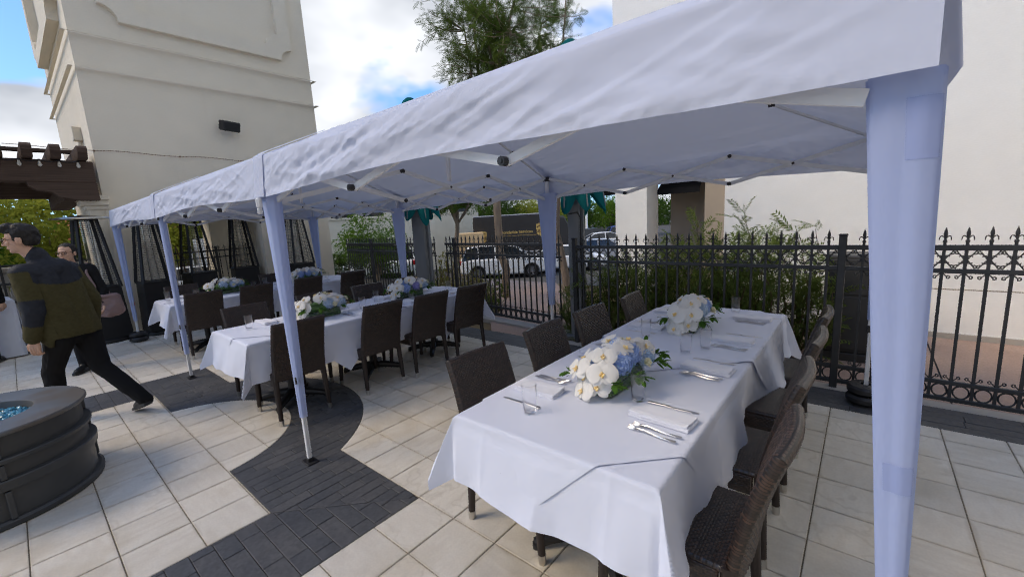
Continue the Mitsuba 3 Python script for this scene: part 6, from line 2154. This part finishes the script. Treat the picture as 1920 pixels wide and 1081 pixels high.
GZ = lambda x, y: float(ground_z(np.array(float(x)), np.array(float(y)))) - 0.12
car(-14.62, 16.75, GZ(-14.6, 16.8), 41, 'car_white', 'white sport utility car parked beyond the fence in front of the brown van')
car(-12.75, 19.9, GZ(-12.7, 20), 38, 'car_white', 'white car half hidden behind the canopy leg, right of the white utility car', 'sedan')
car(-16.9, 11.3, GZ(-16.9, 11.3), 150, 'car_white', 'white car with red tail lights seen through the fence left of the umbrella post', 'suv')
car(-19.3, 8.3, GZ(-19.3, 8.3), 60, 'car_white', 'white car behind the left fence in front of the cream building', 'sedan')
car(-13.1, 24.7, GZ(-13, 24.7), 30, 'car_silver', 'silver car just beyond the fence, left of the white pillar', 'sedan')
car(-19.3, 34.9, GZ(-19.3, 35), 50, 'car_dark', 'dark sport utility car far off, left of the white pillar')
car(-17.2, 33.3, GZ(-17.2, 33.3), 40, 'car_white', 'white car far off among the cars by the white pillar', 'sedan')
car(-18.4, 40.5, GZ(-18.4, 40.5), 40, 'car_blue', 'blue car far off among the cars by the white pillar', 'suv')
car(-22.2, 5.1, GZ(-22.2, 5.1), 80, 'car_white', 'white car seen low through the tower passage', 'sedan')
# box truck parked behind, seen through the passage
bx_t = thing('box_truck', 'white box truck seen through the tower passage', 'truck')
Mt = trans(-23.6, 7.6, GZ(-23.6, 7.6)) @ rotz(math.radians(75))
part(bx_t, 'cargo_box', xf(cbox(-2.2, 1.2, -1.05, 1.05, 0.75, 2.55, 0.04), Mt), 'car_white', False)
part(bx_t, 'cab', xf(loft([rrect(1.22, 0.95, 0.5, 2.1, 0.12), rrect(1.9, 0.95, 0.5, 2.0, 0.15), rrect(2.5, 0.92, 0.5, 1.35, 0.15), rrect(2.9, 0.85, 0.55, 1.1, 0.15)]), Mt), 'car_white', 35)
part(bx_t, 'windscreen', xf(slab(np.array([[(1.97, -0.8, 1.95), (2.5, -0.78, 1.38)], [(1.97, 0.8, 1.95), (2.5, 0.78, 1.38)]], float), np.array([0.72, 0, 0.69]) * np.ones((2, 2, 3)), 0.03), Mt), 'car_glass', False)
for wx in (-1.3, 1.9):
    for s in (-1, 1):
        wheel_parts(bx_t, wx, s * 0.88, 0.40, 0.26, Mt)

# brown delivery van with gold shields and lettering
vn = thing('delivery_van', 'dark brown delivery van with gold lettering and shield emblems behind the parked cars', 'van')
VX, VY, VD = -16.02, 20.55, 41.0
Mv = trans(VX, VY, GZ(VX, VY)) @ rotz(math.radians(VD))
VL, VW, VH = 3.15, 1.12, 3.22
part(vn, 'cargo_box', xf(cbox(-VL, 1.75, -VW, VW, 0.62, VH, 0.06), Mv), 'van_brown', False)
part(vn, 'roof', xf(cbox(-VL + 0.03, 1.72, -VW + 0.03, VW - 0.03, VH - 0.02, VH + 0.05, 0.03), Mv), 'car_silver', False)
part(vn, 'cab', xf(loft([rrect(1.74, VW - 0.02, 0.6, VH - 0.15, 0.1), rrect(2.2, VW - 0.03, 0.6, VH - 0.22, 0.12), rrect(2.75, VW - 0.06, 0.6, 2.0, 0.15), rrect(3.35, VW - 0.12, 0.62, 1.62, 0.18)]), Mv), 'van_brown', 35)
part(vn, 'windscreen', xf(slab(np.array([[(2.25, -0.9, VH - 0.34), (2.79, -0.9, 2.02)], [(2.25, 0.9, VH - 0.34), (2.79, 0.9, 2.02)]], float), np.array([0.86, 0, 0.5]) * np.ones((2, 2, 3)), 0.03), Mv), 'car_glass', False)
part(vn, 'rear_door', xf(cat([cbox(-VL - 0.025, -VL + 0.01, -0.98, 0.98, 0.8, VH - 0.25, 0.01)]), Mv), 'van_brown', False)
part(vn, 'rub_rail', xf(cat([cbox(-VL + 0.1, 1.7, -VW - 0.02, -VW + 0.01, 1.02, 1.10, 0.008), cbox(-VL + 0.1, 1.7, -VW - 0.015, -VW + 0.01, 0.72, 0.78, 0.008)]), Mv), 'car_silver', False)
for wx in (-1.9, 2.35):
    for s in (-1, 1):
        wheel_parts(vn, wx, s * (VW - 0.16), 0.42, 0.26, Mv)


def shield(o, x, n, h):
    """gold shield with a dark border line and letters, on a face with normal n"""
    z = np.array([0, 0, 1.0])
    P = [(-0.36, 0.5), (-0.2, 0.56), (0.0, 0.58), (0.2, 0.56), (0.36, 0.5), (0.38, 0.1), (0.36, -0.18), (0.26, -0.40), (0.0, -0.58), (-0.26, -0.40), (-0.36, -0.18), (-0.38, 0.1)]
    g = Polygon(P).buffer(0.03)
    M = frame(o, x, z, n)
    a = extrude(affinity.scale(g, h, h, origin=(0, 0)), 0.006)
    k = part(vn, 'emblem', xf(xf(a, M), Mv), 'gold_paint', False)
    arc = affinity.scale(Polygon([(-0.33, 0.16), (-0.1, 0.30), (0.33, 0.38), (0.33, 0.45), (-0.1, 0.42), (-0.33, 0.30)]), h, h, origin=(0, 0))
    tx = meshkit.text_mesh('ups', 0.34 * h, 0.004, True)
    tx.apply_translation((-tx.bounds[:, 0].mean(), -0.22 * h, 0))
    low = cat([extrude(arc, 0.004), tx])
    low.apply_translation((0, 0, 0.0065))
    part(k, 'letters', xf(xf(low, M), Mv), 'gold_dark', False)


shield(np.array([0.78, -VW - 0.001, 2.30]), np.array([1.0, 0, 0]), np.array([0, -1.0, 0]), 0.62)
shield(np.array([-2.62, -VW - 0.001, 2.02]), np.array([1.0, 0, 0]), np.array([0, -1.0, 0]), 0.58)
tx = meshkit.text_mesh('Worldwide Services', 0.15, 0.005, True)
tx.apply_translation((-1.62, 0, 0))
part(vn, 'lettering', xf(xf(tx, frame((0.0, -VW - 0.001, 2.16), (1, 0, 0), (0, 0, 1), (0, -1, 0))), Mv), 'gold_paint', False)
ln = box(-1.62, 0.55, 0, 0.022, 0, 0.004)
part(vn, 'gold_line', xf(xf(ln, frame((0.0, -VW - 0.001, 2.02), (1, 0, 0), (0, 0, 1), (0, -1, 0))), Mv), 'gold_paint', False)
# tan crate-like enclosure left of the van
principled('tan_panel', (0.62, 0.44, 0.24), 0.7, 0.25)
tb = thing('tan_enclosure', 'plain tan enclosure standing left of the brown van', 'enclosure')
part(tb, 'panel_box', xf(cbox(-0.75, 0.75, -0.6, 0.6, 0.0, 2.36, 0.02), trans(-17.3, 16.95, GZ(-17.3, 17)) @ rotz(math.radians(47))), 'tan_panel', False)

# ================================================================ buildings beyond
def storey_building(key, label, c, deg, w, d, h, mat, wins, z0=-2.4, roof_out=0.25, sill=None, fascia=True):
    t = thing(key, label, 'building')
    M = trans(c[0], c[1], z0) @ rotz(math.radians(deg))
    part(t, 'wall', xf(box(-w / 2, w / 2, -d / 2, d / 2, 0, h), M), mat, False)
    if fascia:
        part(t, 'roof', xf(cat([cbox(-w / 2 - roof_out, w / 2 + roof_out, -d / 2 - roof_out, d / 2 + roof_out, h, h + 0.14, 0.02), cbox(-w / 2 - roof_out * 0.5, w / 2 + roof_out * 0.5, -d / 2 - roof_out * 0.5, d / 2 + roof_out * 0.5, h + 0.14, h + 0.34, 0.02)]), M), 'far_wall', False)
    for x, zb, ww, hh in wins:
        k = part(t, 'window', xf(cbox(x - ww / 2, x + ww / 2, -d / 2 - 0.02, -d / 2 + 0.05, zb, zb + hh, 0.01), M), 'car_glass', False)
        fr = cat([cbox(x - ww / 2 - 0.06, x - ww / 2, -d / 2 - 0.05, -d / 2 + 0.02, zb - 0.06, zb + hh + 0.06, 0.005), cbox(x + ww / 2, x + ww / 2 + 0.06, -d / 2 - 0.05, -d / 2 + 0.02, zb - 0.06, zb + hh + 0.06, 0.005),
                  cbox(x - ww / 2, x + ww / 2, -d / 2 - 0.05, -d / 2 + 0.02, zb + hh, zb + hh + 0.06, 0.005), cbox(x - ww / 2 - 0.1, x + ww / 2 + 0.1, -d / 2 - 0.10, -d / 2 + 0.02, zb - 0.12, zb - 0.04, 0.005)])
        part(k, 'frame', xf(fr, M), 'far_wall', False)
    return t, M


storey_building('cream_building', 'long cream building with upper windows beyond the left fence', (-26.4, 15.6), 59.5, 15.0, 6.0, 6.6, 'far_wall', [(x, 4.65, 1.25, 1.2) for x in (-6.4, -4.6, -2.8, -1.0, 0.8, 2.6, 4.4, 6.2)])
storey_building('flat_roofed_shop', 'low white flat roofed building behind the tan enclosure', (-27.0, 22.5), 51, 13.0, 7.0, 3.35, 'white_stucco', [(-4.2, 1.1, 1.6, 1.3), (-1.6, 1.1, 1.6, 1.3), (1.0, 1.1, 1.6, 1.3), (3.8, 1.1, 1.6, 1.3)], -2.0, 0.9)
t_, M_ = storey_building('red_roofed_house', 'low house with a red tiled roof seen through the tower passage', (-31.0, 6.6), 80, 9.0, 5.0, 2.9, 'far_wall', [(-2.5, 1.1, 1.2, 1.1), (2.0, 1.1, 1.2, 1.1)], -1.2, fascia=False)
principled('red_tile', (0.38, 0.12, 0.06), 0.8, 0.2)
part(t_, 'roof', xf(xf(extrude(Polygon([(-3.0, 0), (3.0, 0), (2.8, 0.25), (0, 1.2), (-2.8, 0.25)]), 9.6), frame((-4.8, 0, 2.9), (0, 1, 0), (0, 0, 1), (1, 0, 0))), M_), 'red_tile', False)
# black awning strip seen left of the white pillar
aw2 = thing('black_canopy', 'flat black awning projecting left of the white pillar', 'awning')
part(aw2, 'cover', cbox(-4.42, -3.37, 7.25, 8.6, 2.02, 2.40, 0.02), 'black_cloth', False)
part(aw2, 'edge_strip', box(-4.425, -3.37, 7.243, 7.252, 2.10, 2.125), 'white_metal', False)
pole = thing('lamp_post', 'slender white lamp post among the far parked cars', 'lamp post')
part(pole, 'shaft', tube([(-19.9, 34.7, -1.3), (-19.9, 34.7, 6.8)], [0.13, 0.07], 10), 'car_white')
part(pole, 'arm', tube([(-19.9, 34.7, 6.7), (-19.0, 35.2, 6.9)], 0.05, 8), 'car_white')
part(pole, 'lamp_head', cbox(-19.2, -18.6, 35.0, 35.3, 6.84, 6.98, 0.03), 'car_white', False)
# low stone wall with a dark rail under the pergola, brooms by the passage
principled('stone_block', proc(lambda p, n, uv: mix((0.34, 0.32, 0.29), (0.50, 0.48, 0.44), fbm(p.x * 6, p.y * 6, p.z * 6, 4))), 0.85, 0.2, bump=stucco_bump, bscale=0.008)
lw = thing('garden_wall', 'low wall of pale stone blocks with an iron rail, under the pergola', 'wall')
for row in range(4):
    for k in range(22):
        y0 = -5.5 + k * 0.30 + (0.15 if row % 2 else 0)
        if y0 + 0.29 < 1.1:
            part(lw, 'block', cbox(-13.55, -13.22, y0, y0 + 0.288, 0.86 - 0.285 * (3 - row), 0.86 - 0.285 * (3 - row) + 0.278, 0.02), 'stone_block', False)
part(lw, 'coping', cbox(-13.6, -13.17, -5.6, 1.1, 1.14, 1.24, 0.03), 'stone_block', False)
for z in (0.55, 0.92, 1.28):
    part(lw, 'rail', cbox(-13.12, -13.09, -5.6, 1.1, z - 0.02, z + 0.02, 0.004), 'black_iron', False)
for k in range(12):
    part(lw, 'rail_post', cbox(-13.12, -13.09, -5.4 + k * 0.58, -5.36 + k * 0.58, 0.0, 1.4, 0.004), 'black_iron', False)
principled('bristle', (0.25, 0.16, 0.07), 0.9, 0.1)
for i, (x0, y0, x1, y1) in enumerate(((-11.7, 2.62, -12.3, 2.5), (-11.75, 2.85, -12.2, 3.1), (-11.8, 3.02, -12.4, 2.8))):
    b = thing('broom', f"wooden broom leaning in the tower passage, {['left', 'middle', 'right'][i]} of three", 'broom', 'brooms leaning in the passage')
    part(b, 'handle', tube([(x0, y0, 0.16), (x1, y1, 1.45)], 0.014, 8), 'broom_wood')
    part(b, 'brush', loft([rrect(-0.19, 0.03, 0.0, 0.14, 0.015, 3), rrect(0.19, 0.03, 0.0, 0.14, 0.015, 3)]).apply_transform(trans(x0, y0, 0.0) @ rotz(1.0)), 'bristle', False)
